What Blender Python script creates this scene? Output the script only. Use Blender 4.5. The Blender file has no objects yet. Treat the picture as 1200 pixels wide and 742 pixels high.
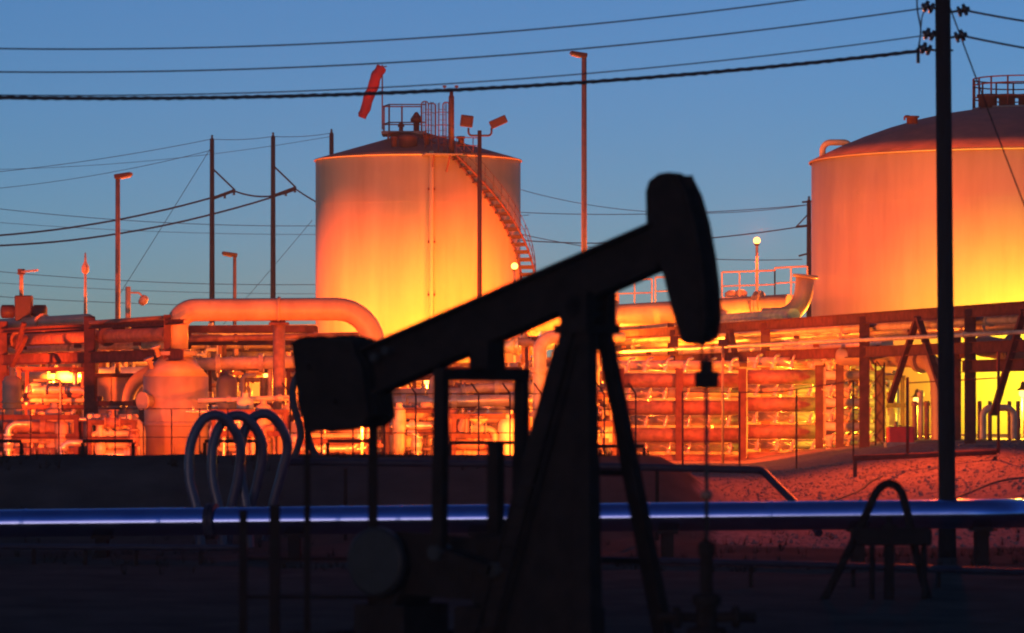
import bpy, math, random
from mathutils import Vector, Matrix
random.seed(7)
sc = bpy.context.scene
col = sc.collection
R_ = math.radians

# ------------------------------------------------------------------ camera
F = 4269.0      # focal length in photo pixels (photo 1200 wide)
HZ = 465.0      # row of the horizon in the photo
H = 4.2         # eye height above the lower ground
cd = bpy.data.cameras.new('camera'); cam = bpy.data.objects.new('camera', cd); col.objects.link(cam)
cam.location = (0, 0, H); cam.rotation_euler = (R_(90), 0, 0)
cd.sensor_width = 36.0; cd.lens = 36.0 * F / 1200.0
cd.shift_y = (HZ - 371.0) / 1200.0
cd.clip_start = 1.0; cd.clip_end = 9000
cd.dof.use_dof = True; cd.dof.focus_distance = 185.0; cd.dof.aperture_fstop = 1.15
sc.camera = cam

# ------------------------------------------------------------------ sky, last light of the sun behind the camera
w = bpy.data.worlds.new('World'); sc.world = w; w.use_nodes = True
nt = w.node_tree; bg = nt.nodes['Background']
sky = nt.nodes.new('ShaderNodeTexSky'); sky.sky_type = 'NISHITA'; sky.sun_disc = False
sky.sun_elevation = R_(1.5); sky.sun_rotation = R_(209)
sky.air_density = 0.45; sky.dust_density = 0.28; sky.ozone_density = 3.0; sky.altitude = 0
tint = nt.nodes.new('ShaderNodeMix'); tint.data_type = 'RGBA'; tint.blend_type = 'MULTIPLY'
tint.inputs[0].default_value = 1.0; tint.inputs[7].default_value = (1.33, 1.11, 1.06, 1)
nt.links.new(sky.outputs[0], tint.inputs[6]); nt.links.new(tint.outputs[2], bg.inputs[0])
bg.inputs[1].default_value = 0.15
sl = bpy.data.lights.new('sun', 'SUN'); sl.energy = 0.22; sl.angle = R_(27); sl.color = (1, .42, .32)
so = bpy.data.objects.new('sun', sl); col.objects.link(so); so.rotation_euler = (R_(88.5), 0, R_(-29))   # from behind the camera
sc.view_settings.view_transform = 'Standard'; sc.view_settings.look = 'None'
sc.view_settings.exposure = 0.35; sc.view_settings.gamma = 1.0; sc.view_settings.use_curve_mapping = False
sc.cycles.use_denoising = True
sc.cycles.max_bounces = 5; sc.cycles.diffuse_bounces = 3; sc.cycles.glossy_bounces = 3
sc.cycles.transmission_bounces = 2; sc.cycles.sample_clamp_indirect = 4.0
sc.cycles.filter_width = 2.0
SODIUM = (1.0, 0.10, 0.010)      # red-orange lamps
YELLOW = (1.0, 0.21, 0.014)      # yellow lamps among the pipes
LIME = (0.75, 1.0, 0.045)        # greenish-yellow tank floods

def P(px, py, D):
    return Vector(((px - 600) * D / F, D, H - (py - HZ) * D / F))
def along(px1, py1, D1, px2, vp):
    D2 = D1 * (px1 - vp) / (px2 - vp)
    a = P(px1, py1, D1); b = Vector(((px2 - 600) * D2 / F, D2, a.z))
    return a, b
def sstep(a, b, x):
    t = max(0, min(1, (x - a) / (b - a))); return t * t * (3 - 2 * t)

# ------------------------------------------------------------------ mesh helper
class MB:
    def __init__(s): s.v = []; s.f = []; s.sm = []
    def add(s, vs, fs, smooth=False):
        o = len(s.v); s.v += [tuple(x) for x in vs]
        for f in fs: s.f.append([i + o for i in f]); s.sm.append(smooth)
        return s
    def box(s, c, size, rot=None):
        hx, hy, hz = [q / 2 for q in size]; c = Vector(c)
        vs = [Vector((x, y, z)) for x in (-hx, hx) for y in (-hy, hy) for z in (-hz, hz)]
        if rot is not None: vs = [rot @ q for q in vs]
        return s.add([q + c for q in vs], [(0,1,3,2),(4,6,7,5),(0,4,5,1),(2,3,7,6),(0,2,6,4),(1,5,7,3)])
    def frame(s, a, b, up=(0, 0, 1)):
        d = (Vector(b) - Vector(a)).normalized(); u = Vector(up)
        if abs(d.dot(u)) > .98: u = Vector((0, 1, 0))
        x = d.cross(u).normalized(); return d, x, x.cross(d).normalized()
    def bar(s, a, b, wd, ht, up=(0, 0, 1), w2=None, h2=None):
        a = Vector(a); b = Vector(b); d, x, y = s.frame(a, b, up)
        w2 = wd if w2 is None else w2; h2 = ht if h2 is None else h2
        vs = [a + x*i*wd/2 + y*j*ht/2 for i, j in ((-1,-1),(1,-1),(1,1),(-1,1))] + [b + x*i*w2/2 + y*j*h2/2 for i, j in ((-1,-1),(1,-1),(1,1),(-1,1))]
        return s.add(vs, [(3,2,1,0),(4,5,6,7),(0,1,5,4),(1,2,6,5),(2,3,7,6),(3,0,4,7)])
    def ibeam(s, a, b, wd, ht, t=.02, up=(0, 0, 1)):
        a = Vector(a); b = Vector(b); d, x, y = s.frame(a, b, up)
        s.bar(a + y*(ht/2 - t/2), b + y*(ht/2 - t/2), wd, t, up); s.bar(a - y*(ht/2 - t/2), b - y*(ht/2 - t/2), wd, t, up)
        return s.bar(a, b, t, ht - 2*t - .004, up)
    def tube(s, pts, r, n=12, caps=True, r2=None, closed=False):
        pts = [Vector(p) for p in pts]; r2 = r if r2 is None else r2
        if len(pts) > 2 and r == r2 and not closed:
            q = [pts[0]]
            for a, b in zip(pts, pts[1:]):
                if (b-a).length > r*5: q += [a.lerp(b, r*.6/(b-a).length), b.lerp(a, r*.6/(b-a).length)]
                q.append(b)
            pts = q
        m = len(pts)
        dirs = []
        for i in range(m):
            if closed: d = pts[(i+1) % m] - pts[i-1]
            else: d = pts[min(i+1, m-1)] - pts[max(i-1, 0)]
            dirs.append(d.normalized())
        u = Vector((0, 0, 1)) if abs(dirs[0].z) < .9 else Vector((0, 1, 0))
        x = dirs[0].cross(u).normalized(); vs = []
        for i in range(m):
            x = (x - dirs[i] * x.dot(dirs[i])).normalized(); y = dirs[i].cross(x)
            rr = r + (r2 - r) * i / max(1, m-1)
            for k in range(n):
                a = 2*math.pi*k/n; vs.append(pts[i] + x*math.cos(a)*rr + y*math.sin(a)*rr)
        fs = []
        for i in range(m if closed else m-1):
            j = (i+1) % m
            for k in range(n): fs.append((i*n+k, i*n+(k+1) % n, j*n+(k+1) % n, j*n+k))
        s.add(vs, fs, True)
        if caps and not closed:
            o = len(s.v) - m*n
            s.f.append([o+k for k in range(n)][::-1]); s.sm.append(False)
            s.f.append([o+(m-1)*n+k for k in range(n)]); s.sm.append(False)
        return s
    def lathe(s, prof, org, axis=(0, 0, 1), n=24, smooth=True):
        org = Vector(org); d = Vector(axis).normalized(); u = Vector((0, 0, 1)) if abs(d.z) < .9 else Vector((0, 1, 0))
        x = d.cross(u).normalized(); y = d.cross(x); vs = []; fs = []
        for r, h in prof:
            for k in range(n):
                a = 2*math.pi*k/n; vs.append(org + d*h + x*math.cos(a)*r + y*math.sin(a)*r)
        for i in range(len(prof)-1):
            for k in range(n): fs.append((i*n+k, i*n+(k+1) % n, (i+1)*n+(k+1) % n, (i+1)*n+k))
        s.add(vs, fs, smooth)
        o = len(s.v) - len(vs)
        if prof[0][0] > 1e-4: s.f.append([o+k for k in range(n)][::-1]); s.sm.append(False)
        if prof[-1][0] > 1e-4: s.f.append([o+(len(prof)-1)*n+k for k in range(n)]); s.sm.append(False)
        return s
    def prism(s, poly, off):
        poly = [Vector(p) for p in poly]; off = Vector(off); n = len(poly)
        fs = [tuple(range(n))[::-1], tuple(range(n, 2*n))] + [(i, (i+1) % n, n+(i+1) % n, n+i) for i in range(n)]
        return s.add(poly + [p + off for p in poly], fs)
    def build(s, name, mat, parent=None, kind=None, bevel=0):
        base = Vector((0, 0, 0)); q = parent
        while q is not None: base = base + q.location; q = q.parent
        me = bpy.data.meshes.new(name); me.from_pydata([Vector(p) - base for p in s.v], [], s.f)
        me.polygons.foreach_set('use_smooth', s.sm); me.update()
        me.materials.append(M[mat] if isinstance(mat, str) else mat)
        o = bpy.data.objects.new(name, me); col.objects.link(o)
        if parent is not None: o.parent = parent
        if kind: o['kind'] = kind
        if bevel:
            b = o.modifiers.new('bevel', 'BEVEL'); b.width = bevel; b.segments = 2; b.limit_method = 'ANGLE'
        return o

def bend(pts, rad, seg=8):
    pts = [Vector(p) for p in pts]; out = [pts[0]]
    for i in range(1, len(pts)-1):
        a, b, c = pts[i-1], pts[i], pts[i+1]; d1 = (a-b).normalized(); d2 = (c-b).normalized()
        ang = math.acos(max(-1, min(1, d1.dot(d2)))); 
        if ang > math.pi - .02: out.append(b); continue
        t = min(rad / math.tan(ang/2), (a-b).length*.48, (c-b).length*.48); rr = t*math.tan(ang/2)
        p1 = b + d1*t; p2 = b + d2*t; cen = b + (d1+d2).normalized()*(rr/math.sin(ang/2))
        v1 = p1-cen; v2 = p2-cen; th = v1.angle(v2)
        for k in range(seg+1):
            q = k/seg; out.append(cen + (v1*math.sin((1-q)*th) + v2*math.sin(q*th))/math.sin(th))
    out.append(pts[-1]); return out
def spline(pts, seg=8):
    pts = [Vector(p) for p in pts]; q = [pts[0]*2 - pts[1]] + pts + [pts[-1]*2 - pts[-2]]; out = []
    for i in range(1, len(q)-2):
        for k in range(seg):
            t = k/seg; a, b, c, d = q[i-1:i+3]
            out.append(.5*((2*b) + (c-a)*t + (2*a-5*b+4*c-d)*t*t + (3*b-a-3*c+d)*t**3))
    out.append(pts[-1]); return out

def thing(name, label, cat, loc, group=None):
    o = bpy.data.objects.new(name, None); col.objects.link(o); o.location = loc; o.empty_display_size = .3
    return tag(o, label, cat, group)
def tag(o, label, cat, group=None):
    o['label'] = label; o['category'] = cat
    if group: o['group'] = group
    return o

# ------------------------------------------------------------------ materials
M = {}
def mat(name, c1, c2=None, rough=.6, metal=0., scale=2., bump=.0, bscale=30., spec=.5, stretch=None, contrast=(.35, .65)):
    m = bpy.data.materials.new(name); m.use_nodes = True; n = m.node_tree.nodes; l = m.node_tree.links; b = n['Principled BSDF']
    b.inputs['Roughness'].default_value = rough; b.inputs['Metallic'].default_value = metal; b.inputs['Specular IOR Level'].default_value = spec
    c2 = c2 or tuple(q*.72 for q in c1)
    tc = n.new('ShaderNodeTexCoord'); mp = n.new('ShaderNodeMapping'); l.new(tc.outputs['Object'], mp.inputs[0])
    if stretch: mp.inputs['Scale'].default_value = stretch
    no = n.new('ShaderNodeTexNoise'); no.inputs['Scale'].default_value = scale; no.inputs['Detail'].default_value = 6; no.inputs['Roughness'].default_value = .62
    l.new(mp.outputs[0], no.inputs['Vector'])
    cr = n.new('ShaderNodeValToRGB'); cr.color_ramp.elements[0].position = contrast[0]; cr.color_ramp.elements[1].position = contrast[1]
    cr.color_ramp.elements[0].color = (*c2, 1); cr.color_ramp.elements[1].color = (*c1, 1)
    l.new(no.outputs[0], cr.inputs[0]); l.new(cr.outputs[0], b.inputs['Base Color'])
    mr = n.new('ShaderNodeMapRange'); mr.inputs[3].default_value = max(.02, rough-.1); mr.inputs[4].default_value = min(1, rough+.12)
    l.new(no.outputs[0], mr.inputs[0]); l.new(mr.outputs[0], b.inputs['Roughness'])
    if bump:
        n2 = n.new('ShaderNodeTexNoise'); n2.inputs['Scale'].default_value = bscale; n2.inputs['Detail'].default_value = 5
        l.new(tc.outputs['Object'], n2.inputs['Vector']); bp_ = n.new('ShaderNodeBump'); bp_.inputs['Strength'].default_value = bump; bp_.inputs['Distance'].default_value = .03
        l.new(n2.outputs[0], bp_.inputs['Height']); l.new(bp_.outputs[0], b.inputs['Normal'])
    M[name] = m; return m
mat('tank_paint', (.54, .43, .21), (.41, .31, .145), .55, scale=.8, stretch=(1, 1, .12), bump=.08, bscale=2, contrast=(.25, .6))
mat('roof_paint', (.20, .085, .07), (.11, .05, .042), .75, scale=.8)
mat('pipe_light', (.54, .42, .28), (.34, .25, .16), .45, scale=2.5)
mat('pipe_clad', (.66, .55, .40), (.5, .40, .28), .34, .5, scale=3.)
mat('pipe_grey', (.30, .21, .15), (.16, .11, .08), .5, scale=3.)
mat('pipe_rust', (.26, .115, .075), (.13, .06, .04), .65, scale=4., bump=.1)
mat('vessel_paint', (.40, .26, .155), (.28, .18, .105), .5, scale=1.2, stretch=(1, 1, .35))
mat('rack_steel', (.13, .05, .042), (.07, .03, .026), .85, scale=3., spec=.0)
mat('rail_paint', (.42, .30, .20), (.3, .2, .13), .55, scale=5.)
mat('galvanised', (.2, .13, .1), (.12, .08, .06), .5, .2, scale=6.)
mat('grate', (.2, .18, .17), (.1, .09, .085), .7, scale=8.)
mat('iron_black', (.024, .018, .016), (.015, .012, .011), .8, scale=3., spec=.0)
mat('rod_steel', (.03, .03, .032), (.02, .02, .02), .5, .3, scale=4., spec=.2)
mat('pole_wood', (.016, .013, .012), (.007, .006, .006), .85, scale=3., stretch=(6, 6, .5), spec=.2)
mat('pole_far', (.05, .04, .035), (.03, .024, .02), .85, scale=3., spec=.2)
mat('wire_black', (.035, .037, .05), (.028, .03, .04), .7, scale=3., spec=.2)
mat('insulator', (.03, .02, .016), (.015, .01, .01), .25, scale=6.)
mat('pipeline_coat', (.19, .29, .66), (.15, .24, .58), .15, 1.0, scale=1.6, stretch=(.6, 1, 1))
mat('flowline', (.022, .024, .045), (.012, .013, .026), .45, scale=3., spec=.12)
mat('windsock_cloth', (.17, .005, .022), (.12, .004, .016), .8, scale=4.)
mat('red_paint', (.45, .03, .02), (.28, .02, .015), .5, scale=3.)
mat('lamp_body', (.055, .024, .02), (.035, .016, .013), .6, scale=5., spec=.3)
mat('pole_paint', (.20, .115, .09), (.13, .075, .06), .55, scale=5.)
mat('shed_panel', (.42, .30, .20), (.30, .21, .14), .6, scale=1., stretch=(1, 1, .3))
mat('cabinet_paint', (.55, .45, .30), (.45, .35, .22), .5, scale=2.)
mat('loop_paint', (.055, .05, .085), (.035, .032, .06), .33, scale=3., spec=.5)
mat('stone', (.22, .16, .15), (.14, .10, .09), .9, scale=9.)
mat('weed', (.02, .02, .012), (.012, .012, .008), .9, scale=5., spec=.0)
mat('concrete', (.22, .21, .20), (.14, .13, .12), .85, scale=3., bump=.15)
def emis(name, c, st):
    m = bpy.data.materials.new(name); m.use_nodes = True; n = m.node_tree.nodes; l = m.node_tree.links; n.remove(n['Principled BSDF'])
    e = n.new('ShaderNodeEmission'); e.inputs[0].default_value = (*c, 1); e.inputs[1].default_value = st
    l.new(e.outputs[0], n['Material Output'].inputs[0]); M[name] = m
emis('lamp_glow', (1.0, .36, .06), 6.0)
# ground: dark oily earth in front, pale gravel on the bank and in the plant
def ground_mat():
    m = bpy.data.materials.new('ground_earth'); m.use_nodes = True; n = m.node_tree.nodes; l = m.node_tree.links; b = n['Principled BSDF']
    b.inputs['Roughness'].default_value = 1.0; b.inputs['Specular IOR Level'].default_value = 0.0
    tc = n.new('ShaderNodeTexCoord')
    def noise(sc_, det=7, ro=.6):
        q = n.new('ShaderNodeTexNoise'); q.inputs['Scale'].default_value = sc_; q.inputs['Detail'].default_value = det; q.inputs['Roughness'].default_value = ro
        l.new(tc.outputs['Object'], q.inputs['Vector']); return q
    at = n.new('ShaderNodeAttribute'); at.attribute_name = 'gravel'
    def ramp(src, a, b_, p0=.35, p1=.65):
        q = n.new('ShaderNodeValToRGB'); q.color_ramp.elements[0].position = p0; q.color_ramp.elements[1].position = p1
        q.color_ramp.elements[0].color = (*a, 1); q.color_ramp.elements[1].color = (*b_, 1); l.new(src, q.inputs[0]); return q
    gr = ramp(noise(5.).outputs[0], (.13, .085, .08), (.30, .21, .20), .3, .72)
    ea = ramp(noise(.6).outputs[0], (.042, .036, .032), (.082, .068, .060), .3, .7)
    ad = n.new('ShaderNodeMath'); ad.operation = 'ADD'; l.new(at.outputs['Fac'], ad.inputs[0])
    wv = n.new('ShaderNodeMath'); wv.operation = 'MULTIPLY_ADD'; l.new(noise(.35).outputs[0], wv.inputs[0]); wv.inputs[1].default_value = .7; wv.inputs[2].default_value = -.35
    l.new(wv.outputs[0], ad.inputs[1])
    fr = ramp(ad.outputs[0], (0, 0, 0), (1, 1, 1), .4, .6)
    mx = n.new('ShaderNodeMix'); mx.data_type = 'RGBA'; l.new(fr.outputs[0], mx.inputs[0]); l.new(ea.outputs[0], mx.inputs[6]); l.new(gr.outputs[0], mx.inputs[7])
    l.new(mx.outputs[2], b.inputs['Base Color'])
    bu = n.new('ShaderNodeBump'); bu.inputs['Strength'].default_value = .7; bu.inputs['Distance'].default_value = .03
    l.new(noise(16., 8, .7).outputs[0], bu.inputs['Height']); l.new(bu.outputs[0], b.inputs['Normal'])
    M['ground_earth'] = m
ground_mat()

# ------------------------------------------------------------------ ground
def hash2(x, y):
    v = math.sin(x*127.1 + y*311.7) * 43758.5453; return v - math.floor(v)
def vnoise(x, y):
    xi, yi = math.floor(x), math.floor(y); u, v = x-xi, y-yi; u = u*u*(3-2*u); v = v*v*(3-2*v)
    return (hash2(xi, yi)*(1-u) + hash2(xi+1, yi)*u)*(1-v) + (hash2(xi, yi+1)*(1-u) + hash2(xi+1, yi+1)*u)*v
def lerp_pts(pts, y):
    if y <= pts[0][0]: return pts[0][1]
    for (a, za), (b, zb) in zip(pts, pts[1:]):
        if y <= b: return za + (zb-za)*(y-a)/(b-a)
    return pts[-1][1]
def gz(x, y, rough=True):
    t = sstep(4.0, 7.4, x)
    zl = lerp_pts([(99, 0), (101, .25), (106, 2.05), (107.5, 2.42), (111, 2.42), (118, 1.7)], y)
    pl = max(1.65, min(2.6, 1.65 + (x-9.0)*.15))
    zr = lerp_pts([(99, 0), (106, .40*pl), (121, pl)], y)
    z = zl*(1-t) + zr*t
    far = sstep(150, 230, y); z = z*(1-far) + 1.7*far
    if rough and y < 140:
        z += (vnoise(x*.7, y*.7)-.5)*.10 + (vnoise(x*2.3+9, y*2.3)-.5)*.025
    return z
def ground():
    def axis(lo, hi, st, far):
        a = []; v = lo
        while v <= hi + 1e-6: a.append(v); v += st
        s = st; q = a[-1]
        while q < far: s *= 1.35; q += s; a.append(q)
        s = st; q = a[0]
        while q > -far: s *= 1.35; q -= s; a.insert(0, q)
        return a
    xs = axis(-20, 24, .5, 4500)
    ys = [y for y in axis(40, 132, .5, 6000)]
    vs = [(x, y, gz(x, y)) for y in ys for x in xs]; n = len(xs)
    fs = [(j*n+i, j*n+i+1, (j+1)*n+i+1, (j+1)*n+i) for j in range(len(ys)-1) for i in range(n-1)]
    mb = MB(); mb.add(vs, fs, True); o = mb.build('ground', 'ground_earth', None, 'structure')
    at = o.data.attributes.new('gravel', 'FLOAT', 'POINT')
    def gv(x, y):
        right = sstep(3.8, 7.2, x) * sstep(98, 101.5, y - .25*max(0, 0))
        plant = sstep(111, 116, y)
        return max(right, plant)
    at.data.foreach_set('value', [gv(x, y) for x, y, z in vs])
ground()
def stones():
    mb = MB()
    for i in range(9000):
        y = random.uniform(99.5, 124); x = random.uniform(4.2, 20)
        if random.random() > sstep(4.8, 8, x): continue
        r = random.choice((.02, .02, .025, .03, .03, .04, .06)) * random.uniform(.7, 1.3); z = gz(x, y)
        vs = [Vector(q)*r*random.uniform(.7, 1.25) for q in ((1,0,0),(-1,0,0),(0,1,0),(0,-1,0),(0,0,.8),(0,0,-.8))]
        mb.add([v + Vector((x, y, z + r*.25)) for v in vs], [(0,2,4),(2,1,4),(1,3,4),(3,0,4),(2,0,5),(1,2,5),(3,1,5),(0,3,5)])
    tag(mb.build('gravel', 'stone', None, 'stuff'), 'loose orange-lit gravel strewn over the bank on the right', 'gravel')
    mb = MB()
    for i in range(1500):
        if i < 500: x = random.uniform(-16, 5); y = random.uniform(106, 110.5)
        else: x = random.uniform(-14, 17); y = random.uniform(86, 103)
        if vnoise(x*.6+3, y*.6) < .55: continue
        z = gz(x, y)
        for k in range(7):
            a = random.uniform(0, 6.3); h = random.uniform(.1, .34); d = Vector((math.cos(a), math.sin(a), 0)); p = Vector((x, y, z-.02)) + d*.04
            s_ = Vector((-d.y, d.x, 0))*.012; t = p + d*h*random.uniform(.2, .7) + Vector((0, 0, h))
            mb.add([p-s_, p+s_, t], [(0, 1, 2)])
    tag(mb.build('weeds', 'weed', None, 'stuff'), 'dry dark weeds along the earth bank and pipeline', 'weeds')
stones()

# ------------------------------------------------------------------ storage tanks
def ring_rail(mb, c, r, z, a0, a1, n=20, rr=.03):
    mb.tube([Vector((c[0] + r*math.sin(a0+(a1-a0)*i/n), c[1] - r*math.cos(a0+(a1-a0)*i/n), z)) for i in range(n+1)], rr, 6)
def tank(label, cpx, D, Rr, rim_z, apex_dz, dome, base=1.7):
    cx = (cpx-600)*D/F; c = Vector((cx, D, base)); t = thing('storage_tank', label, 'storage tank', c)
    MB().lathe([(Rr, 0), (Rr, rim_z-base)], c, n=96).build('shell', 'tank_paint', t)
    prof = []
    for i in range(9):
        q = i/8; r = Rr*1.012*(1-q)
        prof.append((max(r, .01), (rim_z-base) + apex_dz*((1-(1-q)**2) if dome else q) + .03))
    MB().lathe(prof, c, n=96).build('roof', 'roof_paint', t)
    mb = MB(); mb.tube([c + Vector((Rr*1.01*math.sin(a), -Rr*1.01*math.cos(a), rim_z-base-.03)) for a in [2*math.pi*i/96 for i in range(96)]], .045, 6, closed=True)
    mb.build('rim', 'tank_paint', t)
    for k in range(1, 6):
        z = (rim_z-base)*k/6; mb = MB()
        mb.tube([c + Vector((Rr*math.sin(a), -Rr*math.cos(a), z)) for a in [2*math.pi*i/96 for i in range(96)]], .003, 4, closed=True)
        mb.build('weld_seam', 'tank_paint', t)
    MB().lathe([(Rr+.9, -.25), (Rr+.7, .1), (Rr, .12)], c, n=64).build('foundation', 'concrete', t)
    return t, c
# left tank with helical stair
TL, cL = tank('smaller cylindrical tank with cone roof, winding stair and red windsock above it', 490, 213, 5.99, 18.0, 1.75, False)
RL = 5.99; zt = 18.0
def on_shell(theta, r, z): return Vector((cL.x + r*math.sin(theta), cL.y - r*math.cos(theta), z))
th0, th1 = R_(20), R_(172); nT = 38
tread = MB(); tread.box((RL+.45, 0, 0), (.86, .34, .09)); tread.box((RL+.45, .15, -.10), (.86, .05, .16))
tme = None
stair = MB(); stair.tube([on_shell(th0+(th1-th0)*i/60, RL+.86, zt-.1-(16.0)*i/60) for i in range(61)], .06, 6)
stair.tube([on_shell(th0+(th1-th0)*i/60, RL+.08, zt-.1-(16.0)*i/60) for i in range(61)], .06, 6)
st = stair.build('stair', 'rack_steel', TL)
for i in range(nT):
    q = (i+.5)/nT; th = th0 + (th1-th0)*q
    if tme is None:
        tme = bpy.data.meshes.new('step'); tme.from_pydata(tread.v, [], tread.f); tme.materials.append(M['lamp_body'])
    o = bpy.data.objects.new('step', tme); col.objects.link(o); o.parent = st
    o.location = (0, 0, zt - .1 - 16.0*q - cL.z); o.rotation_euler = (0, 0, th - math.pi/2)
hr = MB()
for dz in (.55, 1.05):
    hr.tube([on_shell(th0+(th1-th0)*i/60, RL+.88, zt-.1-16.0*i/60+dz) for i in range(61)], .02, 6)
for i in range(0, 61, 2):
    p = on_shell(th0+(th1-th0)*i/60, RL+.88, zt-.1-16.0*i/60); hr.tube([p, p+Vector((0, 0, 1.05))], .017, 5)
hr.build('handrail', 'lamp_body', st)
# roof-top equipment
def lp(px, py, dd=0): return P(px, py, 213+dd)
mb = MB(); mb.tube([on_shell(R_(8.6), RL+.14, 1.9), on_shell(R_(8.6), RL+.14, 18.15)], .13, 8)
dn = mb.build('downpipe', 'tank_paint', TL)
for z in (4, 7, 10, 13, 16): MB().box(on_shell(R_(8.6), RL+.1, z), (.42, .16, .14)).build('bracket', 'rack_steel', dn)
mb = MB()
for px in (450, 471, 494): mb.tube([lp(px, 158, -2), lp(px, 124, -2)], .05, 6)
for py in (125, 146): mb.tube([lp(449, py, -2), lp(495, py, -2)], .04, 6); mb.tube([lp(449, py, -2), lp(456, py-2.5, 1)], .04, 6); mb.tube([lp(456, py-2.5, 1), lp(500, py-2.5, 1)], .04, 6)
mb.tube([lp(456, 155, 1), lp(456, 122, 1)], .05, 6)
mb.build('guardrail', 'rack_steel', TL)
MB().box(lp(474, 157, -1.), (2.6, 2.4, .18)).build('platform', 'grate', TL)
def vent(px, py0, py1, wpx, cap, parent, D=213, dd=-2):
    k = D/F; a = P(px, py1, D+dd); h = (py1-py0)*k; r = wpx*k/2
    v = MB().lathe([(r*1.3, 0), (r*1.3, .1), (r, .12), (r, h*.62)], a, n=14).build('roof_vent', 'lamp_body', parent)
    MB().lathe([(r*cap, h*.6), (r*cap*1.05, h*.72), (r*.5, h), (.01, h*1.02)], a, n=14).build('vent_cap', 'lamp_body', v)
vent(488, 132, 160, 7, 1.9, TL); vent(470, 143, 158, 5, 1.5, TL)
MB().lathe([(.55, 0), (.55, .5), (.6, .55), (.6, .68), (.3, .8), (.01, .82)], lp(478, 174, -4), n=16).build('manhole', 'lamp_body', TL)
def cage(px, y0, y1, wpx, parent, D, dd):
    k = D/F; a = P(px, y1, D+dd); b = P(px, y0, D+dd); wd = wpx*k; mb = MB()
    for sx in (-.5, .5): mb.tube([a+Vector((sx*wd*.55, .5, 0)), b+Vector((sx*wd*.55, .5, 0))], .03, 6)
    n = int((b.z-a.z)/.3)
    for i in range(n): z = a.z + .15+i*.3; mb.tube([Vector((a.x-.5*wd*.55, a.y+.5, z)), Vector((a.x+.5*wd*.55, a.y+.5, z))], .016, 5)
    ld = mb.build('ladder', 'rack_steel', parent); mb = MB()
    for i in range(max(2, n//3)):
        z = a.z + .9 + i*.72
        if z > b.z: break
        mb.tube([Vector((a.x+wd/2*math.cos(q), a.y+.5-wd*.9*math.sin(q), z)) for q in [math.pi*j/10 for j in range(11)]], .022, 5)
    for q in (.5, 1.2, 1.9, 2.6): mb.tube([Vector((a.x+wd/2*math.cos(q), a.y+.5-wd*.9*math.sin(q), a.z+.9)), Vector((a.x+wd/2*math.cos(q), a.y+.5-wd*.9*math.sin(q), b.z))], .016, 5)
    mb.build('safety_cage', 'rack_steel', ld)
cage(502, 119, 180, 13, TL, 213, -5.4); cage(518, 120, 180, 16, TL, 213, -5.8)
mb = MB(); mb.lathe([(.16, 0), (.16, 3.3), (.11, 3.35), (.11, 3.6)], lp(529, 181, -5.9), n=10)
stk = mb.build('vent_stack', 'lamp_body', TL)
mb = MB(); mb.tube([lp(521, 106, -5.9), lp(536, 106, -5.9)], .03, 5); mb.tube([lp(521, 106, -5.9), lp(521, 101, -5.9)], .03, 5); mb.tube([lp(535, 106, -5.9), lp(535, 101, -5.9)], .03, 5); mb.tube([lp(529, 112, -5.9), lp(529, 105, -5.9)], .03, 5)
mb.box(lp(521, 101.5, -5.9), (.2, .1, .12)).box(lp(535, 101.5, -5.9), (.2, .1, .12))
mb.build('wind_gauge', 'lamp_body', stk)
mb = MB()
for th in range(-26, 41, 6):
    p = on_shell(R_(th), RL-.15, zt); mb.tube([p, p+Vector((0, 0, 1.0))], .03, 5) if 12 < th < 40 else None
for dz in (.55, 1.0): mb.tube([on_shell(R_(14+i*2.2), RL-.15, zt+dz) for i in range(12)], .028, 5)
mb.build('guardrail', 'rack_steel', TL)
mb = MB(); mb.box(on_shell(R_(14), RL+.42, zt-.06), (2.2, .95, .08), Matrix.Rotation(R_(14), 3, 'Z'))
mb.build('landing', 'grate', TL)
for th in (9, 17): MB().bar(on_shell(R_(th), RL+.8, zt-.12), on_shell(R_(th), RL, zt-1.0), .07, .07).build('bracket', 'rack_steel', TL)
for px, y0, y1, dd in ((498, 119, 150, -3.5), (506, 121, 156, -4.2), (523, 120, 160, -5.2)):
    MB().tube(bend([lp(px-4, y1, dd), lp(px-4, y0, dd), lp(px+4, y0, dd), lp(px+4, y1+6, dd)], .16, 6), .035, 6).build('ladder_hoop', 'rack_steel', TL)
for px, py in ((462, 172), (500, 170), (540, 172)):
    MB().lathe([(.16, 0), (.16, .45), (.24, .47), (.24, .6)], lp(px, py, -4.8), n=10).build('roof_nozzle', 'lamp_body', TL)
MB().tube(bend([lp(455, 164, -4), lp(455, 156, -4), lp(484, 156, -3), lp(510, 168, -5)], .3, 5), .06, 8).build('roof_pipe', 'lamp_body', TL)
# windsock on the rail of the left tank
ws = thing('windsock', 'red windsock hanging limp from a thin mast on the smaller tank', 'windsock', lp(448, 152, -2))
MB().tube([lp(448, 152, -2), lp(448, 76, -2)], .04, 6).build('mast', 'rack_steel', ws)
a = [lp(447, 79, -2.1), lp(441, 90, -2.25), lp(434, 110, -2.3), lp(427, 130, -2.3), lp(424, 138, -2.3)]
mb = MB(); rr = [.30, .36, .36, .30, .22]; pts = spline(a, 5); n = 12; vs = []
for i, p in enumerate(pts):
    q = i/(len(pts)-1); r = (.30*(1-q)+.24*q)*(1+.14*math.sin(q*math.pi)+.05*math.sin(i*1.9)); d = (pts[min(i+1, len(pts)-1)]-pts[max(i-1, 0)]).normalized(); x = d.cross(Vector((0, 1, 0))).normalized(); y = d.cross(x)
    for k in range(n): an = 2*math.pi*k/n; vs.append(p + (x*math.cos(an)+y*math.sin(an)*.8)*r*(1+.1*math.sin(3*an+i)))
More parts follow.
